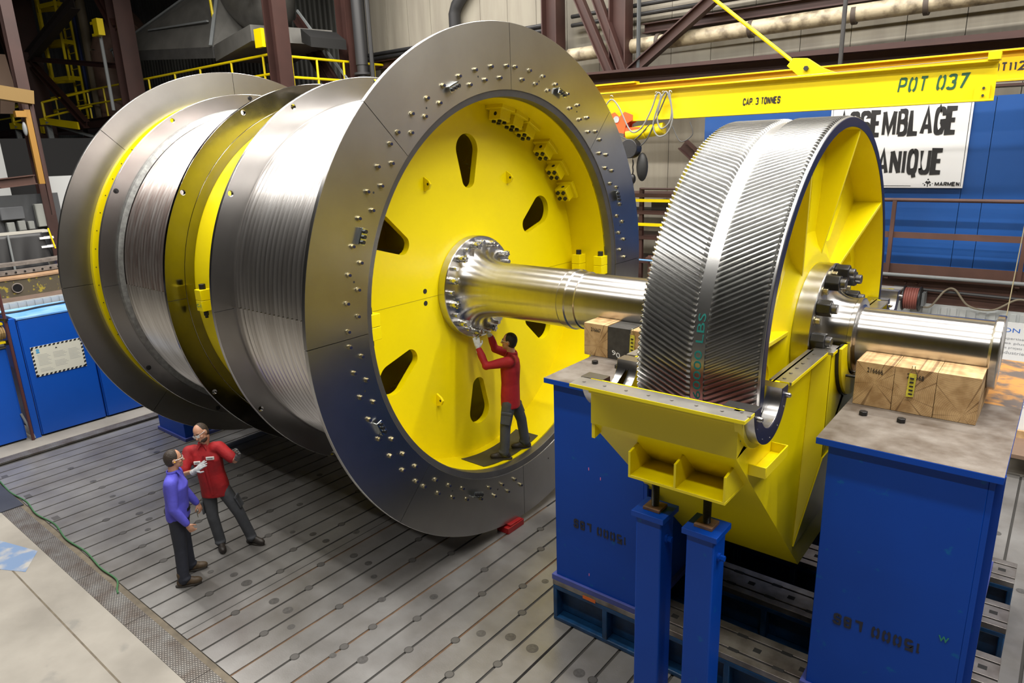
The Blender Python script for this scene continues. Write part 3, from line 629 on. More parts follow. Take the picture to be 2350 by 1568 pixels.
bulge.prism([(X1+.15, -.72, 2.35), (X1+.15, .72, 2.35), (X1, .86, 1.45), (X1, -.86, 1.45)], (.012, 0, 0))
# side reinforcement: deep box bracket below the shaft and tapered gusset
obj('bearing_gusset', MB().prism([(X1, -.74, 2.55), (X1, .74, 2.55), (X1, .72, 1.75), (X1, -.72, 1.65)], (.035, 0, 0)), YEL, GC, bev=.004)
obj('bearing_gusset', MB().prism([(X1, -.72, ZF-t), (X1+.15, -.72, ZF-t), (X1+.15, -.72, 2.35), (X1, -.86, 1.45)], (0, .022, 0)), YEL, GC, bev=.003)
obj('bearing_gusset', MB().prism([(X1, .70, ZF-t), (X1+.15, .70, ZF-t), (X1+.15, .70, 2.35), (X1, .86, 1.45)], (0, .022, 0)), YEL, GC, bev=.003)
obj('bearing_gusset', bulge, YEL, GC)
# drip tray under the front pinion bore
tr = MB(); tr.box(X1, X1+.13, -2.18, -1.70, 2.74, 2.752); tr.box(X1+.12, X1+.132, -2.18, -1.70, 2.74, 2.83); tr.box(X1, X1+.13, -2.192, -2.18, 2.74, 2.83); tr.box(X1, X1+.13, -1.70, -1.688, 2.74, 2.83)
obj('drip_tray', tr, YEL, GC, bev=.003)
# jacking shelf with three gussets on the sloping front
sh = MB(); yf = -2.45
def slope_y(z): return -2.45+(3.0-z)*1.85/1.835
sh.prism([(3.05, yf, 2.575), (3.05, slope_y(2.575), 2.575), (3.05, slope_y(2.60), 2.60), (3.05, yf, 2.60)], (.81, 0, 0))
for x_ in (3.05, 3.445, 3.84): sh.prism([(x_, yf, 2.60), (x_, slope_y(2.60), 2.60), (x_, -2.28, 2.83), (x_, yf, 2.80)], (.02, 0, 0))
obj('jacking_shelf', sh, YEL, GC, bev=.003)
obj('lifting_eye', MB().prism([(X0-.0, -2.44, 2.83), (X0, -2.44, 2.98), (X0, -2.30, 2.86)], (.03, 0, 0)), YEL, GC)
text('64', 'marker_lettering', mat('green_marker', (0.02, 0.20, 0.14), 0.6), (X1+.001, -2.40, 3.08), (0, 1, 0), (0, 0, 1), .06, None, GC)
# ================================================================== screw jack posts
def jack(xc, yc, label):
    J = thing('jack_post', (xc, yc, 0), label, 'jack post', 'blue jack posts carrying the gear case')
    obj('base_plate', MB().box(xc-.2, xc+.2, yc-.2, yc+.2, 0, .03), BLUE, J, bev=.004)
    g = MB()
    obj('column', MB().box(xc-.115, xc+.115, yc-.115, yc+.115, .03, 2.20), BLUE, J, bev=.012)
    obj('cap_plate', MB().box(xc-.145, xc+.145, yc-.145, yc+.145, 2.20, 2.25), BLUE, J, bev=.004)
    obj('nut_plate', MB().box(xc-.075, xc+.075, yc-.075, yc+.075, 2.25, 2.278), mat('rusty_nut_plate', (0.20, 0.11, 0.06), 0.6, var=0.4, vscale=20), J, bev=.003)
    th = [(0, .033)]; pts = []; rr = []
    for i in range(72): pts.append((xc, yc, 2.27+.30*i/71)); rr.append(.033 if i % 2 else .029)
    obj('jack_screw', MB().tube(pts, rr, 18), BLK, J, smooth=60)
    obj('lock_screw', MB().cyl((xc+.115, yc-.02, 2.02), (xc+.135, yc-.02, 2.02), .035, 14).hexn((xc+.135, yc-.02, 2.02), (1, 0, 0), .024, .035), BLUE, J)
    obj('weld_pad', MB().box(xc-.13, xc-.115, yc-.03, yc+.01, 1.16, 1.21), BLUE, J)
    for sx, sy in ((1, 0), (-1, 0), (0, 1), (0, -1)):
        a = V((xc, yc, .03)); d = V((sx, sy, 0)); n = V((-sy, sx, 0))*.006
        obj('gusset', MB().prism([a+d*.115-n, a+d*.195-n, a+d*.115+V((0, 0, .16))-n], n*2), BLUE, J)
    return J
jack(3.195, -2.245, 'blue jack post on the left, next to the drum-side blue stand'); jack(3.648, -2.255, 'blue jack post on the right, nearer the camera-side blue stand')
# ================================================================== steel T-slot bolsters lying on the bed
BT = mat('planed_bolster_top', (0.33, 0.31, 0.29), 0.4, 0.7, col2=(0.15, 0.13, 0.115), vscale=4)
def bolster(y0, y1, label, x0=1.60, x1=5.62):
    B = thing('slotted_bolster', ((x0+x1)/2, (y0+y1)/2, 0), label, 'bolster', 'blue cast bolsters under the stands')
    b = MB(); b.box(x0, x1, y0, y1, 0, .05); b.box(x0, x1, y0+.13, y1-.13, .05, .42)
    n = 6; L_ = (x1-x0)/n
    for i in range(n+1):
        c = x0+L_*i; c0, c1 = (c, c+.05) if i == 0 else ((c-.05, c) if i == n else (c-.03, c+.03)); b.box(c0, c1, y0, y1, .05, .42)
    b.box(x0, x1, y0, y1, .40, .46)
    obj('cast_body', b, BLUEC, B, bev=.012)
    tp = MB(); w_ = (y1-y0); s1, s2 = y0+w_*.22, y0+w_*.76
    for a, c in ((y0, s1-.012), (s1+.012, s2-.012), (s2+.012, y1)): tp.box(x0, x1, a, c, .46, .52)
    obj('slotted_top', tp, BT, B, bev=.003)
    sl = MB(); sl.box(x0+.001, x1-.001, s1-.012, s1+.012, .461, .505); sl.box(x0+.001, x1-.001, s2-.012, s2+.012, .461, .505)
    for i in range(9):
        x_ = x0+.35+.42*i
        for q in (s1, s2): sl.box(x_-.05, x_+.05, q-.022, q+.022, .46, .5215)
        sl.box(x_+.15, x_+.22, (s1+s2)/2-.03, (s1+s2)/2+.03, .46, .5212)
    obj('slot', sl, DARK, B); return B
bolster(-1.53, -1.08, 'blue cast bolster with slotted grey top, nearest the camera')
bolster(-.54, -.09, 'blue cast bolster with slotted grey top, second from the camera')
bolster(.40, .85, 'blue cast bolster with slotted grey top, third from the camera')
bolster(1.30, 1.75, 'blue cast bolster with slotted grey top, farthest from the camera')
text('-', 'orange_mark', mat('orange_mark', (0.6, 0.12, 0.01), 0.5), (2.0, -1.532, .445), (1, 0, 0), (0, 0, 1), .04, .16, bpy.data.objects['slotted_bolster'])
# ================================================================== blue box stands
STN = mat('faded_black_stencil', (0.012, 0.014, 0.03), 0.6)
def stand(x0, z0, label, group=None, top=2.89, letters=True):
    x1 = x0+1.06; y0, y1 = -1.50, 1.5
    S = thing('box_stand', ((x0+x1)/2, 0, z0), label, 'stand', 'blue box stands carrying the shaft')
    b = MB(); b.box(x0, x1, y0, y1, z0+.05, top-.055)
    obj('body', b, BLUE, S, bev=.006)
    obj('base_flange', MB().box(x0-.045, x1+.045, y0-.03, y1+.03, z0, z0+.065), mat('dusty_blue_paint', (0.055, 0.075, 0.30), 0.5, var=0.3), S, bev=.004)
    for xa, xb in ((x1, x1+.035), (x1+.06, x1+.085)): obj('edge_rail', MB().box(xa if xa == x1 else x1, xb, y0+(.0 if xa == x1 else .10), y0+(.03 if xa == x1 else .14), z0+.35, top-.056), BLUE, S)
    tpm = MB(); tpm.box(x0-.085, x1+.08, y0-.05, y1+.05, top-.055, top-.002); obj('top_plate', tpm, BLUE, S, bev=.003)
    tq = MB(); tq.box(x0-.083, x1+.078, y0-.048, .0, top-.003, top); obj('plate_face', tq, TOPP, S, smooth=0)
    tq = MB(); tq.box(x0-.083, x1+.078, .0, y1+.048, top-.003, top); obj('plate_face', tq, TOPO if x0 > 4 else TOPP, S, smooth=0)
    for dx in (.10, .385): obj('plate_bolt', MB().hexn((x0+dx, -.86, top), (0, 0, 1), .035, .035), BLK, S, bev=.003)
    if letters:
        block('15000 LBS', 'stencil_lettering', STN, (x1-.26-(.0 if x0 > 4 else -.07), y0-.0005, 1.36), (-1, 0, 0), (0, 0, -1), .105, .63, S, stem=.26, bar=.20, gap=.34, stencil=True)
    return S
s1 = stand(1.635, .52, 'blue box stand between the hoist drum and the gear wheel, stencilled upside down')
s2 = stand(4.305, .52, 'blue box stand at the near right, under the free end of the shaft')
text('w', 'marker_lettering', mat('green_marker', (0.02, 0.20, 0.14), 0.6), (5.21, -1.503, 1.44), (1, 0, 0), (0, 0, 1), .05, .07, s2)
s3 = stand(-8.09, 0.0, 'blue stand low behind the far brake disc, beside the talking men', letters=False)
PINK = mat('pink_chalk', (0.75, 0.20, 0.42), 0.8)
for x_, z_ in ((2.06, 1.97), (2.06, .73), (2.2, 1.90)): obj('chalk_tick', MB().box(x_, x_+.008, -1.5025, -1.50, z_, z_+.03), PINK, s1)
# red support block under the near brake disc
solo('red_support', MB().box(-.14, .07, -.46, -.11, 0, .09).prism([(-.14, -.40, .09), (-.14, -.13, .09), (-.14, -.13, .103), (-.14, -.40, .12)], (.2, 0, 0)), RED, 'red steel block on the floor under the near brake disc', 'support block', bev=.006)
# ================================================================== timbers cradling the shaft
def cradle(x0, x1, yf, yb, z0, z1, r, M_, label, name='timber_block', mark=None, mcol=None, group='squared timbers under the shaft'):
    """squared timber with its end grain to the front, hollowed to the shaft radius"""
    pts = [(x0, yf, z0), (x0, yb, z0), (x0, yb, z1)]
    hy = sqrt(max(0.0, (r+.004)**2-(H-z1)**2)); n = 16
    a0 = atan2(z1-H, hy); a1 = -pi-a0
    if hy < abs(yf):
        for i in range(n+1):
            a = a0+(a1-a0)*i/n; pts.append((x0, (r+.004)*cos(a), H+(r+.004)*sin(a)))
    pts.append((x0, yf, z1))
    T = thing(name, ((x0+x1)/2, (yf+yb)/2, z0), label, 'timber', group)
    bm = bmesh.new(); f = bm.faces.new([bm.verts.new(p) for p in pts]); bmesh.ops.triangulate(bm, faces=[f])
    rr = bmesh.ops.extrude_face_region(bm, geom=list(bm.faces)); bmesh.ops.translate(bm, verts=[g for g in rr['geom'] if isinstance(g, bmesh.types.BMVert)], vec=(x1-x0, 0, 0))
    mb = MB(); bm.verts.index_update(); mb.v = [tuple(v.co) for v in bm.verts]; mb.f = [[v.index for v in f.verts] for f in bm.faces]; mb.mi = [0]*len(mb.f); bm.free()
    obj('beam', mb, M_, T, smooth=30, bev=.008)
    if mark: text(mark, 'marker_lettering', mcol or INK, (x0+(x1-x0)*.30, yf-.002, z1-.085), (1, 0, -.06), (0, 0, 1), .042, .125, T)
    return T
def endgrain(M, cx, cy, cz):
    nt = M.node_tree; N = nt.nodes; L = nt.links; b = N['Principled BSDF']; tc = N.new('ShaderNodeTexCoord')
    mp = N.new('ShaderNodeMapping'); mp.inputs['Location'].default_value = (-cx, 0, -cz); mp.inputs['Scale'].default_value = (1, 0.15, 1)
    wv = N.new('ShaderNodeTexWave'); wv.wave_type = 'RINGS'; wv.rings_direction = 'Y'; wv.inputs['Scale'].default_value = 22; wv.inputs['Distortion'].default_value = 1.5; wv.inputs['Detail'].default_value = 3
    L.new(tc.outputs['Object'], mp.inputs[0]); L.new(mp.outputs[0], wv.inputs[0])
    n2 = N.new('ShaderNodeTexNoise'); n2.inputs['Scale'].default_value = 9; n2.inputs['Detail'].default_value = 8; L.new(tc.outputs['Object'], n2.inputs[0])
    gr = N.new('ShaderNodeTexGradient'); gr.gradient_type = 'RADIAL'; mp2 = N.new('ShaderNodeMapping'); mp2.inputs['Rotation'].default_value = (rad(90), 0, 0); L.new(mp.outputs[0], mp2.inputs[0]); L.new(mp2.outputs[0], gr.inputs[0])
    ml = N.new('ShaderNodeMath'); ml.operation = 'MULTIPLY'; ml.inputs[1].default_value = 26; L.new(gr.outputs['Fac'], ml.inputs[0])
    fr = N.new('ShaderNodeTexNoise'); fr.noise_dimensions = '1D'; fr.inputs['Scale'].default_value = 1.6; L.new(ml.outputs[0], fr.inputs['W'])
    cr = N.new('ShaderNodeValToRGB'); cr.color_ramp.elements[0].position = 0.28; cr.color_ramp.elements[1].position = 0.36; cr.color_ramp.elements[0].color = (0.17, 0.085, 0.03, 1); cr.color_ramp.elements[1].color = (1, 1, 1, 1); L.new(fr.outputs['Fac'], cr.inputs[0])
    c1 = N.new('ShaderNodeValToRGB'); c1.color_ramp.elements[0].color = (0.36, 0.215, 0.09, 1); c1.color_ramp.elements[1].color = (0.56, 0.375, 0.185, 1); L.new(n2.outputs['Fac'], c1.inputs[0]); c1.color_ramp.elements[0].position = .35; c1.color_ramp.elements[1].position = .6
    m1 = N.new('ShaderNodeMix'); m1.data_type = 'RGBA'; m1.blend_type = 'MULTIPLY'; m1.inputs[0].default_value = 0.6; L.new(c1.outputs[0], m1.inputs[6]); L.new(cr.outputs[0], m1.inputs[7])
    m2 = N.new('ShaderNodeMix'); m2.data_type = 'RGBA'; m2.blend_type = 'MULTIPLY'; m2.inputs[0].default_value = 0.22; L.new(m1.outputs[2], m2.inputs[6]); L.new(wv.outputs['Color'], m2.inputs[7])
    L.new(m2.outputs[2], b.inputs['Base Color']); return M
def wood(i, cx, cz): return endgrain(mat('oak_end_grain_%s' % i, (0.5, 0.34, 0.17), 0.75), cx, 0, cz)
zt = 2.892
cradle(4.262, 4.561, -.62, .60, zt, 3.285, .2685, wood('a', 4.42, 3.11), 'oak timber with round end grain, leftmost of the three under the free shaft end', mark='216666')
cradle(4.565, 4.872, -.62, .60, zt, 3.285, .2685, wood('b', 4.66, 3.04), 'oak timber with yellow tag, middle of the three under the free shaft end', mark='216668')
cradle(4.876, 5.178, -.62, .60, zt, 3.285, .2685, wood('c', 5.08, 2.95), 'oak timber, rightmost of the three under the free shaft end')
cradle(1.442, 1.745, -.62, .60, zt, 3.262, .339, wood('d', 1.62, 3.02), 'tan timber on the left of the stand behind the gear wheel', mark='216667')
cradle(1.749, 2.03, -.618, .60, zt, 3.255, .339, WOODD, 'black painted timber marked 90 under the shaft', mark=None)
cradle(2.034, 2.35, -.62, .60, zt, 3.25, .339, wood('e', 2.2, 3.0), 'tan timber between the black timber and the gear wheel')
text('90.', 'chalk_lettering', WHITE, (1.80, -.6195, 2.945), (1, 0, -.35), (.1, 0, 1), .055, .13, bpy.data.objects['timber_block.004'])
solo('thick_plank', MB().box(1.53, 2.4, .43, .66, zt, 3.40), WOODB, 'brown plank standing behind the shaft on the drum-side stand', 'plank', bev=.006) if False else None
TAG = mat('yellow_webbing', (0.72, 0.64, 0.04), 0.7, col2=(0.42, 0.37, 0.05), vscale=30)
def strap(x, yf, ztop, L_, label):
    T = thing('webbing_tag', (x, yf, ztop-L_), label, 'strap tag', 'yellow webbing tags on the timbers')
    obj('webbing', MB().prism([(x-.028, yf-.006, ztop), (x+.028, yf-.006, ztop), (x+.022, yf-.01, ztop-L_), (x-.034, yf-.012, ztop-L_-.005)], (0, .004, 0)), TAG, T)
    obj('wire_ring', MB().tube([(x-.03, yf-.008, ztop), (x-.012, yf-.012, ztop+.035), (x-.01, yf-.010, ztop+.07), (x+.01, yf-.010, ztop+.07), (x+.012, yf-.012, ztop+.035), (x+.03, yf-.008, ztop)], .0035, 6), ZINCY, T)
    b = MB()
    for i in range(5): b.box(x-.017, x+.012, yf-.0135, yf-.0075, ztop-.035-L_*.17*i-.012, ztop-.035-L_*.17*i)
    obj('printed_line', b, INK, T)
strap(4.70, -.622, 3.245, .20, 'yellow webbing tag hanging on the middle oak timber at the free shaft end')
strap(2.06, -.622, 3.20, .24, 'yellow webbing tag beside the black painted timber')
# ================================================================== people
SKIN = mat('skin', (0.52, 0.27, 0.17), 0.5, var=0.08, vscale=14)
GLOVE = mat('grey_white_glove', (0.50, 0.52, 0.53), 0.8, var=0.25, vscale=25, bump=.2, bscale=120)
GLOVED = mat('dark_palm_glove', (0.16, 0.16, 0.16), 0.8, var=0.4, vscale=40)
SOLE = mat('boot_sole', (0.03, 0.025, 0.02), 0.7)
EYEW = mat('eye_white', (0.7, 0.68, 0.65), 0.3); EYEB = mat('eye_dark', (0.02, 0.015, 0.01), 0.2)
GLS = mat('clear_lens', (0.75, 0.8, 0.82), 0.05, 0.3)
def solid(name, mb, voxel, M, parent, smooth=3, factor=0.5, label=None):
    """fuse overlapping closed shapes into one continuous skin"""
    me = bpy.data.meshes.new(name); me.from_pydata([tuple(v) for v in mb.v], [], mb.f)
    bm = bmesh.new(); bm.from_mesh(me); bmesh.ops.recalc_face_normals(bm, faces=bm.faces); bm.to_mesh(me); bm.free()
    o = bpy.data.objects.new(name, me); COL.objects.link(o)
    r = o.modifiers.new('r', 'REMESH'); r.mode = 'VOXEL'; r.voxel_size = voxel; r.adaptivity = 0
    s_ = o.modifiers.new('s', 'SMOOTH'); s_.iterations = smooth; s_.factor = factor
    dg = bpy.context.evaluated_depsgraph_get(); m2 = bpy.data.meshes.new_from_object(o.evaluated_get(dg))
    o.modifiers.clear(); o.data = m2; bpy.data.meshes.remove(me); m2.name = name
    m2.materials.clear(); m2.materials.append(M); m2.polygons.foreach_set('use_smooth', [True]*len(m2.polygons))
    adopt(o, parent)
    if label: o['label'] = label
    return o
def limb(mb, pts, rs, n=14):
    pts = [V(p) for p in pts]; mb.tube(pts, rs, n)
    for p, r in zip(pts, rs): mb.ell(p, r*.99, n, 8)
    return mb
def etube(mb, pts, rs, axis, n=20):
    """trunk sections: half width along axis, half depth across it"""
    a = V(axis).normalized(); vs = []; fs = []
    for p, (ra, rb) in zip(pts, rs):
        b = V((0, 0, 1)).cross(a).normalized()
        for k in range(n):
            t = 2*pi*k/n; c, s_ = cos(t), sin(t); c = math.copysign(abs(c)**.85, c); s_ = math.copysign(abs(s_)**.85, s_)
            vs.append(V(p)+a*ra*c+b*rb*s_)
    m_ = len(pts)
    for i in range(m_-1):
        for k in range(n): fs.append((i*n+k, i*n+(k+1) % n, (i+1)*n+(k+1) % n, (i+1)*n+k))
    fs += [tuple(range(n-1, -1, -1)), tuple(range((m_-1)*n, m_*n))]
    return mb.add(vs, fs)
def hand(mb, wrist, d, nrm, curl, side, k=1.0, r=.0092, spread=.12):
    """palm, four unequal bent fingers and a thumb leaving the side of the palm"""
    d = V(d).normalized(); nrm = V(nrm); nrm = (nrm-d*nrm.dot(d)).normalized(); s_ = d.cross(nrm)*side; w_ = V(wrist)
    M = Matrix((s_, nrm, d)).transposed()
    mb.ell(w_+d*.052*k, (.042*k, .017*k, .054*k), 14, 9, M); limb(mb, [w_-d*.02, w_+d*.02], [.026*k, .027*k])
    for i, (o, L_) in enumerate(((-.031, .070), (-.011, .080), (.011, .076), (.031, .060))):
        p = w_+d*.090*k+s_*o*k; e1 = (d+s_*spread*o/.031+nrm*curl*.45).normalized(); q = p+e1*L_*.45*k
        e2 = (e1*(1-.6*curl)+nrm*curl*1.0).normalized(); q2 = q+e2*L_*.32*k; e3 = (e2*(1-.5*curl)+nrm*curl*.9-d*curl*.3).normalized(); q3 = q2+e3*L_*.26*k
        limb(mb, [p-d*.02, q, q2, q3], [r*1.1*k, r*k, r*.93*k, r*.82*k], 10)
    p = w_+d*.028*k-s_*.034*k; q = p+(-s_*.75+d*.75+nrm*.35).normalized()*.040*k; q2 = q+(d*.9-s_*.15+nrm*(.4+curl*.4)).normalized()*.032*k
    limb(mb, [w_+d*.02-s_*.015*k, p, q, q2], [r*1.5*k, r*1.35*k, r*1.15*k, r*k], 10)
    return mb
def headparts(mb, c, f, u):
    f = V(f).normalized(); u = V(u); u = (u-f*u.dot(f)).normalized(); r = f.cross(u)
    M = Matrix((r, f, u)).transposed(); c = V(c)
    mb.ell(c+u*.015-f*.006, (.076, .096, .108), 20, 14, M)                    # skull
    mb.ell(c+f*.028-u*.055, (.059, .068, .068), 16, 12, M)                    # jaw
    mb.ell(c+f*.072-u*.098, (.026, .024, .020), 12, 8, M)                     # chin
    limb(mb, [c+f*.086+u*.012, c+f*.112-u*.028], [.010, .0155], 10)           # nose
    for s_ in (-1, 1):
        mb.ell(c+f*.092-u*.030+r*s_*.012, (.009, .010, .008), 8, 6, M)
        mb.ell(c+f*.060-u*.030+r*s_*.040, (.024, .026, .022), 10, 8, M)       # cheeks
        mb.ell(c+f*.080+u*.026+r*s_*.032, (.024, .013, .008), 10, 6, M)       # brows
        mb.ell(c-f*.004-u*.008+r*s_*.078, (.010, .022, .032), 10, 8, M)       # ears
    mb.ell(c+f*.090-u*.062, (.024, .012, .008), 10, 6, M); mb.ell(c+f*.089-u*.074, (.021, .012, .008), 10, 6, M)
    return M, f, u, r
def eyes(P, c, M, f, u, r):
    for s_ in (-1, 1):
        obj('eye', MB().ell(V(c)+f*.083+u*.006+r*s_*.031, .0115, 10, 8), EYEW, P); obj('pupil', MB().ell(V(c)+f*.0915+u*.006+r*s_*.031, .0055, 8, 6), EYEB, P)
def glasses(P, c, M, f, u, r):
    g = MB()
    for s_ in (-1, 1):
        g.prism([V(c)+f*.104+u*.022+r*s_*.006, V(c)+f*.096+u*.020+r*s_*.058, V(c)+f*.094-u*.014+r*s_*.055, V(c)+f*.105-u*.016+r*s_*.014], f*.003)
        g.tube([V(c)+f*.094+u*.016+r*s_*.060, V(c)+f*.04+u*.012+r*s_*.081, V(c)-f*.02+u*.006+r*s_*.082], .0032, 6)
    obj('safety_glasses', g, GLS, P)
def boot(P, an, toe, M, zfloor, L_=.285, name='boot'):
    an = V(an); t = V((toe[0], toe[1], 0)).normalized(); sd = V((-t.y, t.x, 0)); b = MB(); M3 = Matrix((t, sd, V((0, 0, 1)))).transposed(); g = V((an.x, an.y, zfloor))
    b.ell(g+t*.125+V((0, 0, .052)), (.088, .050, .048), 16, 10, M3); b.ell(g+t*.05+V((0, 0, .062)), (.11, .045, .056), 16, 10, M3); b.ell(g-t*.045+V((0, 0, .055)), (.045, .040, .055), 14, 10, M3)
    limb(b, [g+V((0, 0, .07))-t*.015, V((an.x, an.y, zfloor+.17))-t*.02], [.052, .055])
    o = solid(name, b, .008, M, P, 4)
    s_ = MB(); pts = []
    for i in range(24):
        a = 2*pi*i/24; x = .045+.155*cos(a); y = .050*sin(a)*(1.0+.12*cos(a)); pts.append(g+t*x+sd*y+V((0, 0, .001)))
    s_.prism(pts, (0, 0, .026)); obj('boot_sole', s_, SOLE, o, bev=.004)
    return o
def cuffs(p, q, r, M, P, name='cuff'):
    p, q = V(p), V(q); d = (q-p).normalized(); obj(name, MB().tube([q-d*.03, q+d*.012], [r, r*.98], 16), M, P)
def person(J, label, shirt, pants, bootm, hairm, sleeves, hands_, zf, f_body, f_head, u_head, toes, extras):
    P = thing('person', (J['hipL'][0]*.5+J['hipR'][0]*.5, J['hipL'][1]*.5+J['hipR'][1]*.5, zf), label, 'person', 'three men at work around the drum' if False else None)
    j = {k: V(v) for k, v in J.items()}; fb = V(f_body).normalized(); rt_ = fb.cross(V((0, 0, 1))).normalized()
    pel = (j['hipL']+j['hipR'])/2; waist = pel.lerp(j['neck'], .36)+fb*.005; chest = pel.lerp(j['neck'], .68)+fb*.012; shm = (j['shL']+j['shR'])/2
    ax = (j['shR']-j['shL']); ax.z = 0; ax.normalize(); hx = (j['hipR']-j['hipL']); hx.z = 0; hx.normalize()
    b = MB()
    M, f, u, r = headparts(b, j['head'], f_head, u_head)
    limb(b, [j['neck']-V((0, 0, .06)), j['head']-u*.075-f*.015], [.062, .056])
    etube(b, [pel-V((0, 0, .06)), pel+V((0, 0, .04)), waist, chest, shm-V((0, 0, .02)), j['neck']-V((0, 0, .02))], [(.14, .10), (.155, .11), (.145, .10), (.165, .11), (.15, .09), (.07, .06)], ax)
    for s_ in 'LR':
        limb(b, [j['sh'+s_], j['el'+s_], j['wr'+s_]], [.052, .040, .028]); limb(b, [j['hip'+s_], j['kn'+s_], j['an'+s_]], [.078, .052, .040])
        h = hands_[s_]
        hand(b, j['wr'+s_], j['ha'+s_]-j['wr'+s_], h['n'], h['c'], h['s'], .94 if h.get('glove') else 1.0)
    obj_b = solid('body', b, .0075, SKIN, P, 3)
    eyes(P, j['head'], M, f, u, r)
    # shirt
    b = MB(); hem = pel-V((0, 0, extras.get('hem', .06)))
    etube(b, [hem, pel+V((0, 0, .05)), waist, chest, shm-V((0, 0, .035)), shm+V((0, 0, .025)), j['neck']+V((0, 0, .0))], [(.185, .135), (.182, .135), (.172, .128), (.190, .138), (.178, .112), (.125, .082), (.072, .066)], ax)
    for s_ in 'LR':
        limb(b, [j['sh'+s_]+(shm-j['sh'+s_])*.35, j['sh'+s_]], [.085, .078])
        e = j['el'+s_]; w_ = j['wr'+s_]
        if sleeves == 'long': limb(b, [j['sh'+s_], j['sh'+s_].lerp(e, .5), e, e.lerp(w_, .55), e.lerp(w_, .93)], [.080, .068, .060, .054, .044])
        else: limb(b, [j['sh'+s_], j['sh'+s_].lerp(e, .78)], [.082, .074])
    sh_o = solid('shirt', b, .010, shirt, P, 5)
    # collar
    cl = MB(); nk = j['neck']+V((0, 0, .0))
    cl.tube([nk-V((0, 0, .015)), nk+V((0, 0, .028))-fb*.004], [.074, .069], 20, caps=False); co_ = obj('collar', cl, shirt, sh_o); sdm = co_.modifiers.new('t', 'SOLIDIFY'); sdm.thickness = .006
    for s_ in (-1, 1): obj('collar_tip', MB().prism([nk+fb*.066+rt_*s_*.008+V((0, 0, .022)), nk+fb*.05+rt_*s_*.058+V((0, 0, .026)), nk+fb*.098+rt_*s_*.058-V((0, 0, .045))], fb*.006), shirt, sh_o)
    # trousers
    b = MB(); etube(b, [pel-V((0, 0, .10)), pel-V((0, 0, .02)), pel+V((0, 0, .09))], [(.165, .118), (.172, .125), (.160, .115)], hx)
    for s_ in 'LR':
        h, k, a = j['hip'+s_], j['kn'+s_], j['an'+s_]
        limb(b, [h-V((0, 0, .03)), h.lerp(k, .5), k, k.lerp(a, .5), a+V((0, 0, .0))], [.100, .090, .076, .072, .070])
        b.ell(a+fb*.02+V((0, 0, .015)), (.074, .074, .04), 14, 8)
    tr_ = solid('trousers', b, .010, pants, P, 5)
    if extras.get('cargo'):
        for s_ in 'LR':
            h, k = j['hip'+s_], j['kn'+s_]; side_ = rt_*(1 if s_ == 'R' else -1); p = h.lerp(k, .62); d = (k-h).normalized(); up = -d; out = (side_-up*side_.dot(up)).normalized(); fw = up.cross(out)
            Mx = Matrix((out, fw, up)).transposed().to_4x4(); Mx.translation = p+out*.088
            obj('cargo_pocket', MB().box(-.012, .012, -.07, .07, -.09, .07, Mx).box(-.012, .018, -.075, .075, .05, .09, Mx), pants, tr_, bev=.008)
    for s_, t in zip('LR', toes): boot(P, j['an'+s_], t, bootm, zf if not isinstance(zf, dict) else zf[s_])
    # hair
    c = j['head']; hb = MB(); ho = extras.get('hair', (.018, .022, (.081, .098, .106)))
    hb.ell(c-f*ho[0]+u*ho[1], ho[2], 20, 14, M); hb.ell(c-f*.035-u*.02, (.075, .07, .075), 16, 10, M)
    solid('hair', hb, .008, hairm, P, 2)
    if extras.get('beard'):
        bb = MB(); bb.ell(c+f*.036-u*.078, (.058, .062, .050), 16, 10, M); bb.ell(c+f*.086-u*.054, (.026, .010, .007), 10, 6, M); solid('beard', bb, .006, hairm, P, 2)
    for s_ in (-1, 1): obj('eyebrow', MB().tube([c+f*.094+u*.030+r*s_*.016, c+f*.090+u*.036+r*s_*.034, c+f*.078+u*.030+r*s_*.052], .0042, 6), hairm, P)
    if extras.get('plug'):
        for s_ in (-1, 1): obj('ear_plug', MB().ell(c-f*.0+r*s_*.090-u*.012, (.008, .009, .009), 8, 6), mat('orange_foam', (.85, .25, .03) if extras['plug'] == 'o' else (.85, .45, .03), .6) if extras['plug'] == 'o' else mat('yellow_foam', (.85, .50, .03), .6), P)
    glasses(P, c, M, f, u, r)
    for s_ in 'LR':
        h = hands_[s_]
        if h.get('glove'):
            g = hand(MB(), j['wr'+s_], j['ha'+s_]-j['wr'+s_], h['n'], h['c'], h['s'], 1.12, .0098); d = (j['ha'+s_]-j['wr'+s_]).normalized()
            limb(g, [j['wr'+s_]-d*.035, j['wr'+s_]+d*.02], [.036, .036]); solid('glove', g, .0055, h['glove'], P, 2)
            cuffs(j['wr'+s_]-d*.06, j['wr'+s_]-d*.03, .039, GLOVE if not h.get('cuff') else h['cuff'], P, 'glove_cuff')
    return P, dict(f=f, u=u, r=r, fb=fb, rt=rt_, chest=chest, pel=pel, shirt=sh_o, j=j, waist=waist, tr=tr_)
PURP = mat('violet_blue_cotton', (0.090, 0.085, 0.56), 0.75, var=0.12, vscale=9, bump=.35, bscale=14)
NAVYT = mat('navy_twill', (0.018, 0.021, 0.034), 0.8, var=0.15, vscale=12, bump=.25, bscale=18)
REDS = mat('red_workshirt', (0.40, 0.008, 0.012), 0.75, col2=(0.24, 0.006, 0.01), vscale=6, bump=.35, bscale=15)
REDS2 = mat('crimson_workshirt', (0.33, 0.005, 0.012), 0.75, var=.15, vscale=6, bump=.35, bscale=15)
GRYT = mat('charcoal_work_trousers', (0.060, 0.065, 0.075), 0.8, var=0.2, vscale=9, bump=.3, bscale=16)
BRNB = mat('worn_brown_boot', (0.085, 0.055, 0.028), 0.6, var=.4, vscale=15); DRKB = mat('dark_boot', (0.030, 0.024, 0.020), 0.55, var=.4, vscale=15)
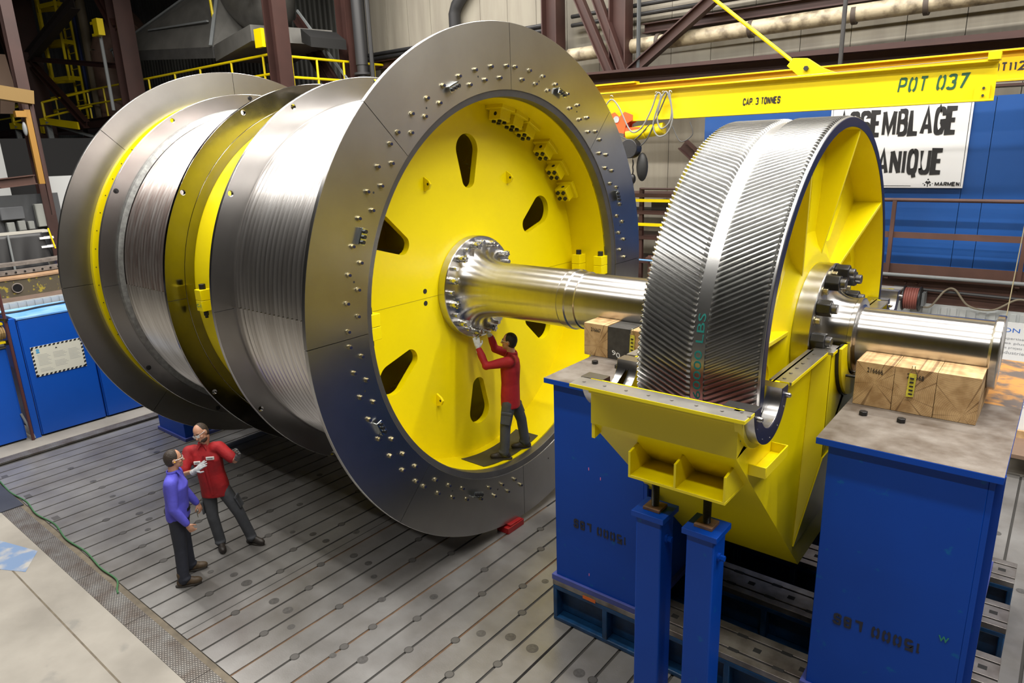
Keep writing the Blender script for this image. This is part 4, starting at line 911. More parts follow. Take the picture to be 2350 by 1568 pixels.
HAIRD = mat('dark_brown_hair', (0.030, 0.020, 0.014), 0.6, bump=.5, bscale=90); HAIRB = mat('black_hair', (0.010, 0.008, 0.007), 0.55, bump=.5, bscale=90); HAIRM = mat('short_brown_hair', (0.050, 0.034, 0.024), 0.65, bump=.5, bscale=90)
# man in violet-blue shirt, back half turned to the camera
PB_, q = person(dict(head=(-2.585, -3.60, 1.655), neck=(-2.60, -3.63, 1.49), shR=(-2.475, -3.735, 1.405), shL=(-2.745, -3.535, 1.405), elR=(-2.43, -3.77, 1.09), wrR=(-2.385, -3.66, .855), haR=(-2.365, -3.625, .765), elL=(-2.80, -3.45, 1.11), wrL=(-2.76, -3.34, .88), haL=(-2.75, -3.31, .79), hipR=(-2.555, -3.70, .91), hipL=(-2.70, -3.59, .91), knR=(-2.535, -3.73, .49), anR=(-2.50, -3.77, .09), knL=(-2.72, -3.58, .49), anL=(-2.76, -3.56, .09)),
    'man in violet-blue shirt and navy trousers standing with his back to the camera', PURP, NAVYT, BRNB, HAIRD, 'long', dict(L=dict(n=(-.6, -.4, 0), c=.7, s=1), R=dict(n=(-.5, .5, -.2), c=.85, s=-1)), 0.0, (.62, .78, 0), (.30, .95, -.05), (0, 0, 1), ((.52, .85), (.55, .83)), dict(hem=.03, plug='y'))
obj('belt', MB().tube([q['pel']+V((0, 0, .055)), q['pel']+V((0, 0, .09))], [.15, .15], 20), BLK, q['tr'])
obj('key_ring', MB().tube([V((-2.46, -3.48, .93))+V((.02*cos(2*pi*k/12), 0, .02*sin(2*pi*k/12))) for k in range(13)], .003, 6).box(-2.47, -2.462, -3.485, -3.48, .86, .92).box(-2.455, -2.447, -3.49, -3.485, .85, .91), ZINCY, PB_)
# man in red short-sleeved shirt, facing the camera, talking with his hands
PR_, q = person(dict(head=(-2.965, -3.045, 1.715), neck=(-3.0, -3.02, 1.535), shR=(-3.135, -3.165, 1.445), shL=(-2.865, -2.885, 1.475), elR=(-3.06, -3.32, 1.20), wrR=(-2.80, -3.27, 1.305), haR=(-2.715, -3.205, 1.385), elL=(-2.665, -2.80, 1.30), wrL=(-2.46, -2.855, 1.435), haL=(-2.385, -2.87, 1.525), hipR=(-3.02, -3.05, .90), hipL=(-2.885, -2.915, .90), knR=(-2.975, -3.07, .49), anR=(-2.95, -3.03, .09), knL=(-2.755, -2.805, .49), anL=(-2.70, -2.71, .09)),
    'bearded man in red short-sleeved workshirt gesturing with gloved hands', REDS, GRYT, DRKB, HAIRM, 'short', dict(L=dict(n=(.35, -.9, .3), c=.45, s=1, glove=GLOVED, cuff=GLOVED), R=dict(n=(-.2, .6, -.6), c=.12, s=1, glove=GLOVE)), 0.0, (.72, -.69, 0), (.40, -.87, -.28), (-.30, -.20, 1), ((.93, .30), (.90, -.35)), dict(hem=.10, beard=True, cargo=True, hair=(.024, .024, (.079, .093, .100))))
CRM = mat('white_patch', (.70, .70, .68), .7)
for s_, w_, z_, nm in ((1, .085, -.015, 'name_patch'), (-1, .105, .035, 'company_patch')):
    c = q['chest']+q['rt']*s_*.085+q['fb']*.134+V((0, 0, z_+.02)); Mx = Matrix((q['rt'], q['fb'], V((0, 0, 1)))).transposed().to_4x4(); Mx.translation = c
    pt = obj(nm, MB().box(-w_/2, w_/2, -.004, .012, -.022, .022, Mx), CRM, q['shirt'], bev=.004); pt['label'] = 'white sewn patch'
    obj('patch_lettering', MB().box(-w_*.32, w_*.32, .0118, .0128, -.007, .007, Mx), mat('dim_print', (.2, .2, .22), .6), pt)
obj('button_placket', MB().bar(q['pel']+q['fb']*.138-V((0, 0, .05)), q['chest']+q['fb']*.140+V((0, 0, .10)), .03, .006, q['fb']), REDS, q['shirt'])
# man in long-sleeved red shirt, inside the drum, tightening hub bolts
PD_, q = person(dict(head=(-.235, .075, 2.625), neck=(-.215, .09, 2.455), shL=(-.13, -.055, 2.385), shR=(-.32, .235, 2.385), elL=(-.405, -.235, 2.325), wrL=(-.535, -.235, 2.555), haL=(-.565, -.225, 2.645), elR=(-.505, .08, 2.475), wrR=(-.535, .03, 2.665), haR=(-.555, -.015, 2.735), hipL=(-.205, -.015, 1.80), hipR=(-.285, .15, 1.80), knL=(-.235, -.08, 1.41), anL=(-.235, -.12, 1.04), knR=(-.225, .27, 1.42), anR=(-.215, .33, 1.05)),
    'man in red long-sleeved shirt reaching up to the hub bolts inside the drum', REDS2, GRYT, DRKB, HAIRB, 'long', dict(L=dict(n=(-.6, .6, -.1), c=.55, s=1, glove=GLOVE), R=dict(n=(-.2, -.7, -.6), c=.6, s=-1, glove=GLOVE)), 0.9365, (-.86, -.50, 0), (-.92, -.38, .06), (0, 0, 1), ((-.80, -.60), (-.75, -.66)), dict(hem=.11, cargo=True, plug='o'))
solo('wrench', MB().tube([(-.56, -.235, 2.70), (-.58, -.10, 2.765)], .010, 8).cyl((-.575, -.105, 2.76), (-.545, -.105, 2.76), .03, 10), ZINC, 'spanner held by the worker at the hub bolts inside the drum', 'spanner')
# ================================================================== building shell behind
SIDE = mat('stained_beige_siding', (0.31, 0.285, 0.23), 0.6, col2=(0.24, 0.215, 0.175), vscale=1.5, stretch=(2.2, 1, 0.25), thresh=(0.30, 0.60))
SIDEG = mat('dark_grey_corrugated', (0.20, 0.205, 0.185), 0.6, col2=(0.10, 0.10, 0.09), vscale=1.0, stretch=(1.5, 1, 0.3))
DKW = mat('dark_wall', (0.035, 0.035, 0.036), 0.8)
wb = MB(); x = -12.0
while x < 26:
    wb.box(x+.006, x+.914, 8.0, 8.06, -0.01, 15); x += .92
struct('wall_back', wb, SIDE, smooth=0)
struct('wall_back', MB().box(-12.2, 26, 8.05, 8.12, 0, 15), DKW, smooth=0)
cg = MB(); x = -46.0; vs = []
n = 0
while x < -12.0:
    for dx, dy in ((0, 0), (.10, 0), (.14, .06), (.24, .06)): vs.append((x+dx, 9.5+dy, 0)); vs.append((x+dx, 9.5+dy, 15)); n += 1
    x += .28
cg.add(vs, [(2*i, 2*i+2, 2*i+3, 2*i+1) for i in range(n-1)])
struct('wall_rear', cg, SIDEG, smooth=0)
struct('wall_left', MB().box(-46.2, -46, -34, 9.6, 0, 15), DKW, smooth=0)  # near-black colour carries the darkness of the unlit hall end
struct('wall_right', MB().box(26, 26.2, -34, 8, 0, 15), SIDE, smooth=0)
struct('wall_front', MB().box(-46, 26, -34.2, -34, 0, 15), mat('front_wall_grey', (0.20, 0.20, 0.20), 0.7), smooth=0)
struct('ceiling', MB().box(-46.2, 26.2, -34.2, 9.7, 15, 15.2), mat('dark_roof_deck', (0.10, 0.10, 0.10), 0.8), smooth=0)
# columns
def column(x, y, w, d, z0, z1, label, grp='brown steel columns'):
    C_ = thing('steel_column', (x, y, z0), label, 'column', grp)
    obj('flange', MB().box(x-w/2, x+w/2, y-d/2, y-d/2+.03, z0, z1), BROWN, C_); obj('flange', MB().box(x-w/2, x+w/2, y+d/2-.03, y+d/2, z0, z1), BROWN, C_)
    obj('web', MB().box(x-.02, x+.02, y-d/2+.03, y+d/2-.03, z0, z1), BROWN, C_)
    return C_
def columnx(x, y, w, d, z0, z1, label):
    C_ = thing('steel_column', (x, y, z0), label, 'column', 'brown steel columns')
    obj('flange', MB().box(x-d/2, x-d/2+.03, y-w/2, y+w/2, z0, z1), BROWN, C_); obj('flange', MB().box(x+d/2-.03, x+d/2, y-w/2, y+w/2, z0, z1), BROWN, C_)
    obj('web', MB().box(x-d/2+.03, x+d/2-.03, y-.02, y+.02, z0, z1), BROWN, C_)
columnx(-28.3, 4.1, .75, .8, 0, 14.9, 'brown steel column farthest left, in front of the yellow ladder')
columnx(-19.5, 4.1, .55, .6, 0, 14.9, 'brown steel column between the ladder and the exhaust hood')
columnx(-11.16, 4.3, .42, .45, 0, 14.9, 'brown steel column right of the exhaust hood')
columnx(-11.15, 6.6, .42, .45, 0, 14.9, 'brown steel column left of the beige siding, above the drum')
columnx(-4.55, 7.3, .38, .42, 0, 14.9, 'brown steel column above the right of the near brake disc')
columnx(-2.75, 7.3, .34, .42, 6.6, 14.9, 'brown steel column standing on the girder beside the diagonal braces')
def strut(p, q, w, h, label, M_=None, name='steel_brace', cat='brace', grp='brown steel braces'):
    return solo(name, MB().ibeam(p, q, w, h, .025), M_ or BROWN, label, cat, grp, smooth=0)
strut((-4.0, 7.1, 8.95), (-2.85, 7.1, 6.65), .16, .2, 'left of the twin steep brown braces above the gear crane beam')
strut((-3.55, 7.15, 8.95), (-2.55, 7.15, 6.65), .16, .2, 'right of the twin steep brown braces above the gear crane beam')
strut((0.0, 7.2, 8.3), (-2.5, 7.2, 6.65), .2, .22, 'brown brace rising to the right from the girder to the beam')
strut((-1.0, 6.9, 5.15), (1.2, 6.9, 3.3), .2, .22, 'brown brace sloping down behind the gear wheel')
strut((-13.4, 6.5, 8.85), (-12.0, 6.5, 7.0), .12, .25, 'left of the two brown braces beside the small yellow railing')
strut((-13.36, 6.5, 9.17), (-11.6, 6.5, 7.0), .12, .25, 'right of the two brown braces beside the small yellow railing')
strut((-20.9, 4.0, 10.9), (-19.7, 4.0, 9.4), .25, .3, 'short brown brace meeting the column left of the hood')
strut((-22.6, 4.0, 10.6), (-27.8, 4.0, 9.4), .3, .4, 'dark brace crossing in front of the yellow ladder', mat('dark_brown_steel', (0.045, 0.035, 0.032), 0.6))
strut((-27.8, 4.0, 9.3), (-20.0, 4.0, 8.3), .12, .18, 'thin horizontal brown tie behind the ladder')
strut((-27.7, 4.0, 9.1), (-23.5, 4.0, 6.6), .2, .28, 'brown brace falling to the right behind the yellow railing')
strut((-29.5, 3.6, 11.2), (-28.5, 3.6, 8.9), .2, .3, 'brown brace falling to the far left column')
strut((-18.2, 6, 11.0), (-19.3, 6, 9.0), .25, .3, 'brown brace at the left of the exhaust hood')
strut((-13.0, 6.3, 9.3), (-10.95, 6.3, 7.2), .05, .06, 'thin pale pipe brace crossing to the drum-side column', GREYP, 'pipe_brace')
# upper right: hung girder, panel bands, pipes
GIR = thing('crane_girder', (0.7, 6.9, 6.3), 'long brown girder above the blue wall, behind the yellow crane beams', 'girder')
obj('web', MB().bar((-3.6, 7.0, 6.4), (9, 7.0, 6.25), .04, .75), BROWN, GIR); obj('flange', MB().bar((-3.6, 6.9, 6.72), (9, 6.9, 6.47), .4, .04), BROWN, GIR); obj('flange', MB().bar((-3.6, 6.9, 6.0), (9, 6.9, 5.8), .4, .04), BROWN, GIR)
solo('wall_girt', MB().ibeam((-11.5, 7.75, 7.72), (-4.8, 7.75, 7.72), .2, .22, .02), BROWN, 'brown horizontal rail on the beige siding behind the big disc', 'girt', 'horizontal wall rails')
solo('wall_girt', MB().ibeam((-2.4, 7.75, 7.62), (12, 7.75, 7.62), .25, .2, .02), BROWN, 'brown horizontal rail above the insulated pipe', 'girt', 'horizontal wall rails')
PIPE = mat('dirty_pipe_lagging', (0.42, 0.36, 0.25), 0.5, col2=(0.15, 0.12, 0.08), vscale=4, thresh=(.35, .55), bump=.3, bscale=9)
pp = thing('insulated_pipe', (2, 7.45, 7.25), 'fat dirty insulated pipe along the upper wall', 'pipe')
obj('pipe_run', MB().tube([(-4.2, 7.45, 7.24), (-1, 7.45, 7.28), (2.0, 7.45, 7.31), (9, 7.45, 7.34)], .15, 16), PIPE, pp)
for x in (-1.9, .1, 1.97, 3.1): obj('pipe_strap', MB().tube([(x-.04, 7.45, 7.285), (x+.04, 7.45, 7.285)], .165, 16), mat('dark_strap', (.06, .045, .035), .7), pp)
BP_ = mat('black_pipe', (0.03, 0.03, 0.032), 0.5)
for z, lb in ((8.08, 'upper'), (7.96, 'lower')): solo('wall_pipe', MB().tube([(-12.0, 7.9, z-.25), (-12.0, 7.9, z), (-4.9, 7.9, z)], .05, 10), BP_, lb+' of two black pipes along the beige siding left of the disc', 'pipe', 'black wall pipes')
for z, lb in ((8.12, 'upper'), (7.93, 'lower')): solo('wall_pipe', MB().tube([(-4.3, 7.7, z), (12, 7.7, z)], .045, 10), BP_, lb+' of two black pipes running right above the twin braces', 'pipe', 'black wall pipes')
solo('conduit', MB().tube([(-2.25, 7.2, 6.7), (-2.25, 7.2, 8.3), (-1.9, 7.2, 8.42), (8, 7.2, 8.5)], .045, 10), mat('dark_conduit', (.05, .055, .06), .5), 'dark conduit rising beside the column and bending right', 'conduit')
solo('duct_elbow', MB().tube([(-8.14, 7.8, 6.0), (-8.14, 7.8, 8.72), (-8.05, 7.8, 8.9), (-7.4, 7.8, 9.5), (-7.2, 7.8, 12)], .16, 14), BP_, 'black bent pipe rising behind the top of the near brake disc', 'pipe')
solo('standpipe', MB().cyl((-10.66, 6.6, 7.6), (-10.66, 6.6, 14), .17, 14).cyl((-10.66, 6.6, 7.4), (-10.66, 6.6, 7.62), .15, 14).cyl((-10.66, 6.6, 7.34), (-10.66, 6.6, 7.4), .24, 14).cyl((-10.66, 6.6, 3), (-10.66, 6.6, 7.34), .15, 14), BP_, 'thick black pipe standing against the column above the drum', 'pipe')
solo('conduit', MB().tube([(-10.35, 6.7, 6.5), (-10.35, 6.7, 13)], .06, 8), BP_, 'thin black pipe right of the thick standpipe', 'conduit')
solo('hanger_rod', MB().cyl((2.28, 5.6, 5.9), (2.28, 5.6, 13), .035, 8).box(2.2, 2.36, 5.5, 5.7, 5.95, 6.25), BP_, 'dark rod hanging down behind the crane beam', 'rod')
# blue sheet wall with gallery
BW = thing('blue_wall_panel', (4, 6.62, 3.0), 'blue sheet-metal wall behind the gallery railing and the sign', 'wall panel')
BWM = mat('blue_sheet_metal', (0.010, 0.070, 0.27), 0.42, var=0.18, vscale=0.8, bump=.04, bscale=3)
xs = [-.42, 2.9, 4.05, 4.36, 6.8, 9]
for a, b in zip(xs[:-1], xs[1:]): obj('sheet', MB().box(a+.004, b-.004, 6.62, 6.66, 2.9, 5.72), BWM, BW)
obj('sheet_backing', MB().box(-.42, 9, 6.67, 6.7, 2.9, 5.7), DARK, BW)
SG = thing('wall_sign', (3.1, 6.58, 4.3), 'large white sign with black letters on the blue wall', 'sign')
sx0, sx1, sz0, sz1 = 1.95, 4.07, 4.31, 5.70
obj('sign_board', MB().box(sx0, sx1, 6.585, 6.605, sz0, sz1), WHITE, SG, bev=.004)
fr = MB()
for a in ((sx0+.03, sx0+.038, sz0+.03, sz1-.03), (sx1-.038, sx1-.03, sz0+.03, sz1-.03), (sx0+.03, sx1-.03, sz1-.038, sz1-.03), (sx0+.03, sx1-.75, sz0+.03, sz0+.038)): fr.box(a[0], a[1], 6.5835, 6.586, a[2], a[3])
obj('sign_border', fr, INK, SG)
block('ASSEMBLAGE', 'sign_lettering', INK, (sx0+.13, 6.584, 5.16), (1, 0, 0), (0, 0, 1), .44, 1.80, SG, stem=.30, bar=.16, gap=.13)
block('MÉCANIQUE', 'sign_lettering', INK, (sx0+.22, 6.584, 4.53), (1, 0, 0), (0, 0, 1), .42, 1.58, SG, stem=.30, bar=.16, gap=.13)
block('MARMEN', 'sign_maker_lettering', INK, (sx1-.40, 6.584, 4.345), (1, 0, 0), (0, 0, 1), .065, .35, SG, stem=.28, bar=.19, gap=.14)
lg = MB()
cx, cz = sx1-.50, 4.40
lg.prism([(cx-.045, 6.5835, cz), (cx, 6.5835, cz-.03), (cx+.045, 6.5835, cz), (cx+.02, 6.5835, cz+.03), (cx, 6.5835, cz+.012), (cx-.02, 6.5835, cz+.03)], (0, .002, 0)); lg.box(cx-.008, cx+.004, 6.5835, 6.5855, cz-.07, cz-.02); lg.box(cx-.052, cx-.035, 6.5835, 6.5855, cz-.055, cz-.025); lg.box(cx+.028, cx+.045, 6.5835, 6.5855, cz-.055, cz-.025)
lg.cyl((cx, 6.5835, cz+.05), (cx, 6.5855, cz+.05), .013, 10); lg.box(cx-.075, cx-.06, 6.5835, 6.5855, cz-.022, cz-.01); lg.box(cx+.06, cx+.075, 6.5835, 6.5855, cz-.022, cz-.01)
obj('sign_emblem', lg, INK, SG)
RL = thing('gallery_railing', (4.5, 6.3, 2.9), 'brown gallery railing in front of the blue wall', 'railing')
def rt(n_, b): obj(n_, b, BROWNL, RL)
rt('top_rail', MB().tube([(2.5, 6.3, 4.13), (9, 6.3, 4.13)], .032, 10)); rt('middle_rail', MB().box(2.5, 9, 6.28, 6.30, 3.50, 3.60)); rt('toe_board', MB().box(2.5, 9, 6.28, 6.30, 2.89, 3.06))
for x in (3.17, 5.02, 6.9): rt('post', MB().bar((x, 6.27, 2.8), (x, 6.27, 4.12), .06, .06))
GD = thing('gallery_beam', (4.5, 6.4, 2.4), 'riveted brown beam under the gallery, above the corrugated strip', 'beam')
obj('web', MB().box(-1.5, 9, 6.40, 6.44, 2.40, 2.86), BROWNL, GD); obj('flange', MB().box(-1.5, 9, 6.30, 6.45, 2.80, 2.84), BROWNL, GD)
rv = obj('rivet', MB().ell((3.45, 6.40, 2.72), (.028, .02, .028), 10, 6), BROWNL, GD)
for x, z in ((3.62, 2.72), (3.45, 2.60), (3.62, 2.60), (5.0, 2.72), (5.17, 2.72), (5.0, 2.60), (5.17, 2.60)): c = rv.copy(); COL.objects.link(c); c.matrix_basis = Matrix.Translation((x-3.45, 0, z-2.72))
solo('gallery_pipe', MB().tube([(2.4, 6.22, 2.88), (9, 6.22, 2.88)], .03, 10), GREYP, 'grey pipe along the foot of the gallery railing', 'pipe')
co_ = MB(); x = 1.2
co_.box(1.2, 9, 6.36, 6.39, 1.95, 2.40)
while x < 9: co_.box(x, x+.085, 6.335, 6.36, 2.0, 2.36); x += .135
solo('corrugated_skirt', co_, mat('light_grey_sheet', (0.48, 0.50, 0.50), 0.5), 'light grey ribbed strip under the brown gallery beam', 'skirting', smooth=0)
hr = thing('hose_reel', (3.62, 6.1, 2.5), 'reel of dull red hose hung under the gallery beam', 'hose reel')
for x in (3.50, 3.74): obj('reel_cheek', MB().cyl((x-.012, 6.1, 2.52), (x+.012, 6.1, 2.52), .21, 24), BLK, hr, bev=.004)
hb = MB()
for i in range(6): hb.tube([V((3.53+.036*i, 6.1+.165*cos(2*pi*k/24), 2.52+.165*sin(2*pi*k/24))) for k in range(25)], .02, 8)
obj('wound_hose', hb, mat('dull_red_hose', (0.22, 0.065, 0.05), 0.6), hr); obj('reel_bracket', MB().box(3.76, 3.80, 6.1, 6.38, 2.4, 2.62), GREYP, hr)
solo('sagging_cable', MB().tube(smoothpath([(3.78, 6.15, 2.38), (3.9, 6.2, 2.40), (4.06, 6.25, 2.66), (4.2, 6.25, 2.70), (4.42, 6.25, 2.45), (4.75, 6.25, 2.42), (5.05, 6.25, 2.62), (5.3, 6.25, 2.58)]), .016, 8), mat('tan_cable', (0.20, 0.17, 0.12), 0.6), 'tan cable sagging from the conduit right of the hose reel', 'cable')
solo('conduit', MB().tube([(3.3, 6.3, 2.66), (6, 6.3, 2.60)], .024, 8), BP_, 'dark conduit along the brown gallery beam', 'conduit')
solo('hoist_rope', MB().cyl((4.93, 5.7, 1.0), (5.02, 5.75, 4.4), .008, 6), mat('tan_rope', (0.35, 0.30, 0.18), 0.8), 'thin tan rope hanging in front of the poster', 'rope')
PO = thing('poster', (5.6, 6.2, .4), 'white printed poster with blue headings behind the shaft end', 'poster')
obj('poster_board', MB().box(4.6, 6.6, 6.2, 6.23, .40, 2.26), WHITE, PO)
PB = mat('poster_blue', (0.02, 0.13, 0.55), 0.5); PT = mat('poster_text_grey', (0.25, 0.26, 0.28), 0.6)
text('SION et VALEURS', 'poster_heading', PB, (4.82, 6.199, 2.10), (1, 0, 0), (0, 0, 1), .07, 1.15, PO)
for i, s_ in enumerate(('expertise et des valeurs', 'des plus modernes', 'des projets les plus exigeants', 'industriel de demain')): text(s_, 'poster_text', PT, (4.93, 6.199, 1.97-.075*i), (1, 0, 0), (0, 0, 1), .05, .75, PO)
for i, (x_, w_) in enumerate(((5.04, .10), (5.02, .22), (5.03, .16), (5.03, .10))): obj('poster_label', MB().box(x_, x_+w_, 6.196, 6.2, 1.30-.09*i, 1.37-.09*i), PB, PO)
for i in range(4): obj('poster_curve', MB().tube([(5.1+.1*j, 6.197, 1.02-.05*i+.006*j*j*(1 if i < 2 else .6)) for j in range(9)], .003, 5), PT, PO)
tb = thing('steel_bench', (6, 5.7, 0), 'brown topped bench at the far right behind the blue stand', 'bench')
obj('bench_top', MB().box(5.05, 7.5, 5.35, 6.15, .34, .40), mat('brown_bench_board', (0.20, 0.13, 0.09), 0.6, var=.2), tb); obj('bench_back', MB().box(5.05, 7.5, 6.12, 6.18, .40, .52), WOOD, tb)
for x, y in ((5.12, 5.4), (7.4, 5.4), (5.12, 6.1), (7.4, 6.1)): obj('leg', MB().box(x, x+.05, y, y+.05, 0, .34), GREYP, tb)
ck = thing('hose_cart', (5.75, 4.95, 0), 'small reel of red hose on the floor at the right edge', 'hose reel')
for y in (4.86, 5.04): obj('reel_cheek', MB().cyl((5.78, y-.01, .24), (5.78, y+.01, .24), .22, 20), BLK, ck)
hb = MB()
for i in range(4): hb.tube([V((5.78+.16*cos(2*pi*k/20), 4.89+.04*i, .24+.16*sin(2*pi*k/20))) for k in range(21)], .022, 8)
obj('wound_hose', hb, mat('dull_red_hose', (0.22, 0.065, 0.05), 0.6), ck)
# shelving and rails behind, seen between disc and gear
SP = thing('storage_rack', (-1.2, 6.6, 0), 'dark storage rack with yellow rails between disc and gear wheel', 'rack')
for z in (4.02, 3.51): obj('yellow_rail', MB().box(-3.4, .4, 6.48, 6.52, z-.03, z+.03), YELC, SP)
for z in (4.12, 3.76, 3.22, 2.7): obj('shelf_beam', MB().box(-3.4, .4, 6.55, 7.4, z-.04, z+.04), BROWN, SP)
for x in (-1.78, -.55, .3): obj('upright', MB().box(x-.04, x+.04, 6.56, 6.64, 0, 4.28), BROWN, SP)
obj('top_rail', MB().tube([(-1.78, 6.55, 4.26), (.4, 6.55, 4.26)], .022, 8), BROWN, SP)
obj('stored_load', MB().box(-1.6, .3, 6.7, 7.3, 3.8, 4.0).box(-1.3, .2, 6.7, 7.3, 2.74, 3.15), BP_, SP)
solo('blue_pipe', MB().tube([(-3, 6.3, 2.78), (.5, 6.3, 2.76)], .02, 8), mat('light_blue_pipe', (.12, .28, .5), .5), 'thin light blue pipe low between disc and gear wheel', 'pipe')
# ================================================================== jib cranes
ang = rad(3.16); jx = V((cos(ang), sin(ang), 0)); jy = V((-sin(ang), cos(ang), 0)); J0 = V((-4.2, 3.83, 0)); ZT, ZB = 6.055, 5.56
def jp(u, v, z): return J0+jx*u+jy*v+V((0, 0, z))
JC = thing('jib_crane', (-4.2, 3.83, 5.5), 'bright yellow jib crane beam stencilled POT 037', 'crane')
L_ = 8.74
def jbox(u0, u1, v0, v1, z0, z1):
    return MB().prism([jp(u0, v0, z0), jp(u1, v0, z0), jp(u1, v1, z0), jp(u0, v1, z0)], (0, 0, z1-z0))
obj('top_flange', jbox(0, L_, -.10, .10, ZT-.02, ZT), YELC, JC, bev=.003); obj('bottom_flange', jbox(0, L_, -.10, .10, ZB, ZB+.02), YELC, JC, bev=.003); obj('web', jbox(0, L_, -.008, .008, ZB+.02, ZT-.02), YELC, JC)
obj('end_stop', jbox(L_-.12, L_+.02, -.13, .13, ZT, ZT+.10), YELC, JC, bev=.003)
obj('stop_plate', jbox(L_-.22, L_-.05, -.10, -.012, ZB+.02, ZB+.20), YELC, JC); 
for z in (.07, .16): obj('stop_bolt', MB().hexn(jp(L_-.12, -.10, ZB+z), -jy, .016, .02), BP_, JC)
block('POT 037', 'stencil_lettering', mat('dark_green_stencil', (0.012, 0.085, 0.04), 0.6), jp(7.62, -.0095, 5.73), jx, (.10, 0, 1), .20, .80, JC, stem=.22, bar=.15, gap=.30, stencil=True)
block('CAP. 3 TONNES', 'capacity_lettering', INK, jp(5.50, -.0095, 5.70), jx, (.05, 0, 1), .105, .56, JC, stem=.30, bar=.16, gap=.16)
obj('rod_bracket', MB().prism([jp(6.32, -.07, ZT), jp(6.85, -.07, ZT), jp(6.62, -.07, ZT+.10), jp(6.42, -.07, ZT+.24), jp(6.22, -.07, ZT+.26), jp(6.14, -.07, ZT+.16)], jy*.14), YELC, JC, bev=.004)
obj('bracket_pin', MB().hexn(jp(6.42, -.07, ZT+.10), -jy, .035, .05), BP_, JC)
rb, rtp = jp(6.2, 0, ZT+.22), V((-.45, 3.95, 8.3))
obj('tie_rod', MB().cyl(rb, rb+(rtp-rb)*1.0, .028, 10), YELC, JC)
obj('guide_wire', MB().cyl(jp(0.5, -.09, ZT-.05), jp(L_, -.09, ZT+.03), .004, 5), GREYP, JC)
obj('pivot_mast', MB().cyl(jp(0, 0, 0), jp(0, 0, 6.1), .22, 20), YELC, JC)
CBL = mat('grey_festoon_cable', (0.22, 0.22, 0.21), 0.5)
def jl(pts): return smoothpath([jp(u, -.13, z) for u, z in pts])
solo('festoon_cable', MB().tube(jl([(3.02, 5.45), (3.12, 5.75), (3.27, 5.93), (3.42, 5.80), (3.65, 5.40), (3.85, 5.45), (4.02, 5.72), (4.12, 5.97), (4.18, 5.90), (4.06, 5.5), (4.15, 5.30), (4.32, 5.35), (4.40, 5.6), (4.3, 5.97), (4.2, 5.9), (4.13, 5.6), (4.2, 5.42), (4.34, 5.5), (4.38, 5.7), (4.33, 5.99)]), .013, 7), CBL, 'grey looped cable hanging from the yellow crane beam beside the hoist', 'cable')
solo('festoon_cable', MB().tube(jl([(4.3, 5.97), (4.1, 5.55), (3.9, 5.2), (3.5, 5.0), (3.3, 4.9)]), .011, 7).tube(jl([(3.4, 5.35), (3.7, 5.25), (4.0, 5.5)]), .010, 7).tube(jl([(4.4, 5.45), (4.55, 5.2), (4.75, 5.3), (4.7, 5.5)]), .008, 7), mat('dark_cable', (.06, .06, .06), .5), 'dark cables trailing from the beam down to the hoist motor', 'cable')
for i, u in enumerate((3.27, 4.1, 4.22, 4.34)): solo('cable_ring', MB().tube([jp(u+.03*cos(2*pi*k/16), -.11, 5.965+.035*sin(2*pi*k/16)) for k in range(17)], .004, 6), ZINC, ['wire ring over the first cable loop, above the orange trolley', 'wire ring at the left of the bundled cable loops', 'middle wire ring of the bundled cable loops', 'wire ring at the right of the bundled cable loops'][i], 'ring', 'cable rings on the crane wire')
_jp = jp; _jbox = jbox
def jp(u, v, z): return _jp(u+.26, v, z+(.18 if z < 5.3 else 0))
def jbox(u0, u1, v0, v1, z0, z1):
    return MB().prism([jp(u0, v0, z0), jp(u1, v0, z0), jp(u1, v1, z0), jp(u0, v1, z0)], (0, 0, z1-z0))
HT = thing('chain_hoist', tuple(jp(3.1, 0, 4.6)), 'yellow chain hoist on an orange trolley under the crane beam', 'hoist')
ORG = mat('orange_paint', (0.75, 0.11, 0.02), 0.4)
for v in (-.12, .12):
    obj('trolley_plate', MB().prism([jp(2.95, v-.01, 5.68), jp(3.08, v-.01, 5.72), jp(3.17, v-.01, 5.64), jp(3.27, v-.01, 5.72), jp(3.42, v-.01, 5.66), jp(3.42, v-.01, 5.58), jp(3.3, v-.01, 5.52), jp(3.26, v-.01, 5.36), jp(3.1, v-.01, 5.40), jp(2.97, v-.01, 5.5)], jy*.02), ORG, HT)
obj('trolley_wheel', MB().cyl(jp(3.12, -.145, 5.6), jp(3.12, -.09, 5.6), .055, 16), ZINC, HT); obj('trolley_bar', jbox(3.1, 3.55, -.12, .12, 5.38, 5.46), ORG, HT); obj('hanger', jbox(3.22, 3.28, -.05, .05, 5.12, 5.42), ORG, HT)
obj('hoist_body', MB().cyl(jp(3.28, -.02, 5.16), jp(3.62, -.02, 5.20), .115, 18), YELC, HT, bev=.01); obj('motor', MB().cyl(jp(3.62, -.02, 5.2), jp(3.95, -.02, 5.24), .10, 18), YELC, HT, bev=.01)
obj('cover_disc', MB().cyl(jp(3.42, -.28, 4.93), jp(3.42, -.08, 4.93), .16, 22), BLK, HT, bev=.01)
text('CHAIN', 'hoist_lettering', YELC, jp(3.31, -.282, 4.99), jx, (0, 0, 1), .04, .22, HT) if False else None
obj('chain_bag', MB().ell(jp(3.6, -.1, 4.62), (.10, .10, .24), 14, 10), RUBB, HT)
ch = MB()
for i in range(22): ch.cyl(jp(3.42+(.012 if i % 2 else 0), -.1, 4.74-.06*i), jp(3.42+(.0 if i % 2 else .012), -.1, 4.68-.06*i), .011, 6)
obj('chain', ch, BLK, HT); obj('hook_block', MB().ell(jp(3.42, -.1, 4.42), (.06, .05, .09), 12, 8), BLK, HT)
jp = _jp; jbox = _jbox
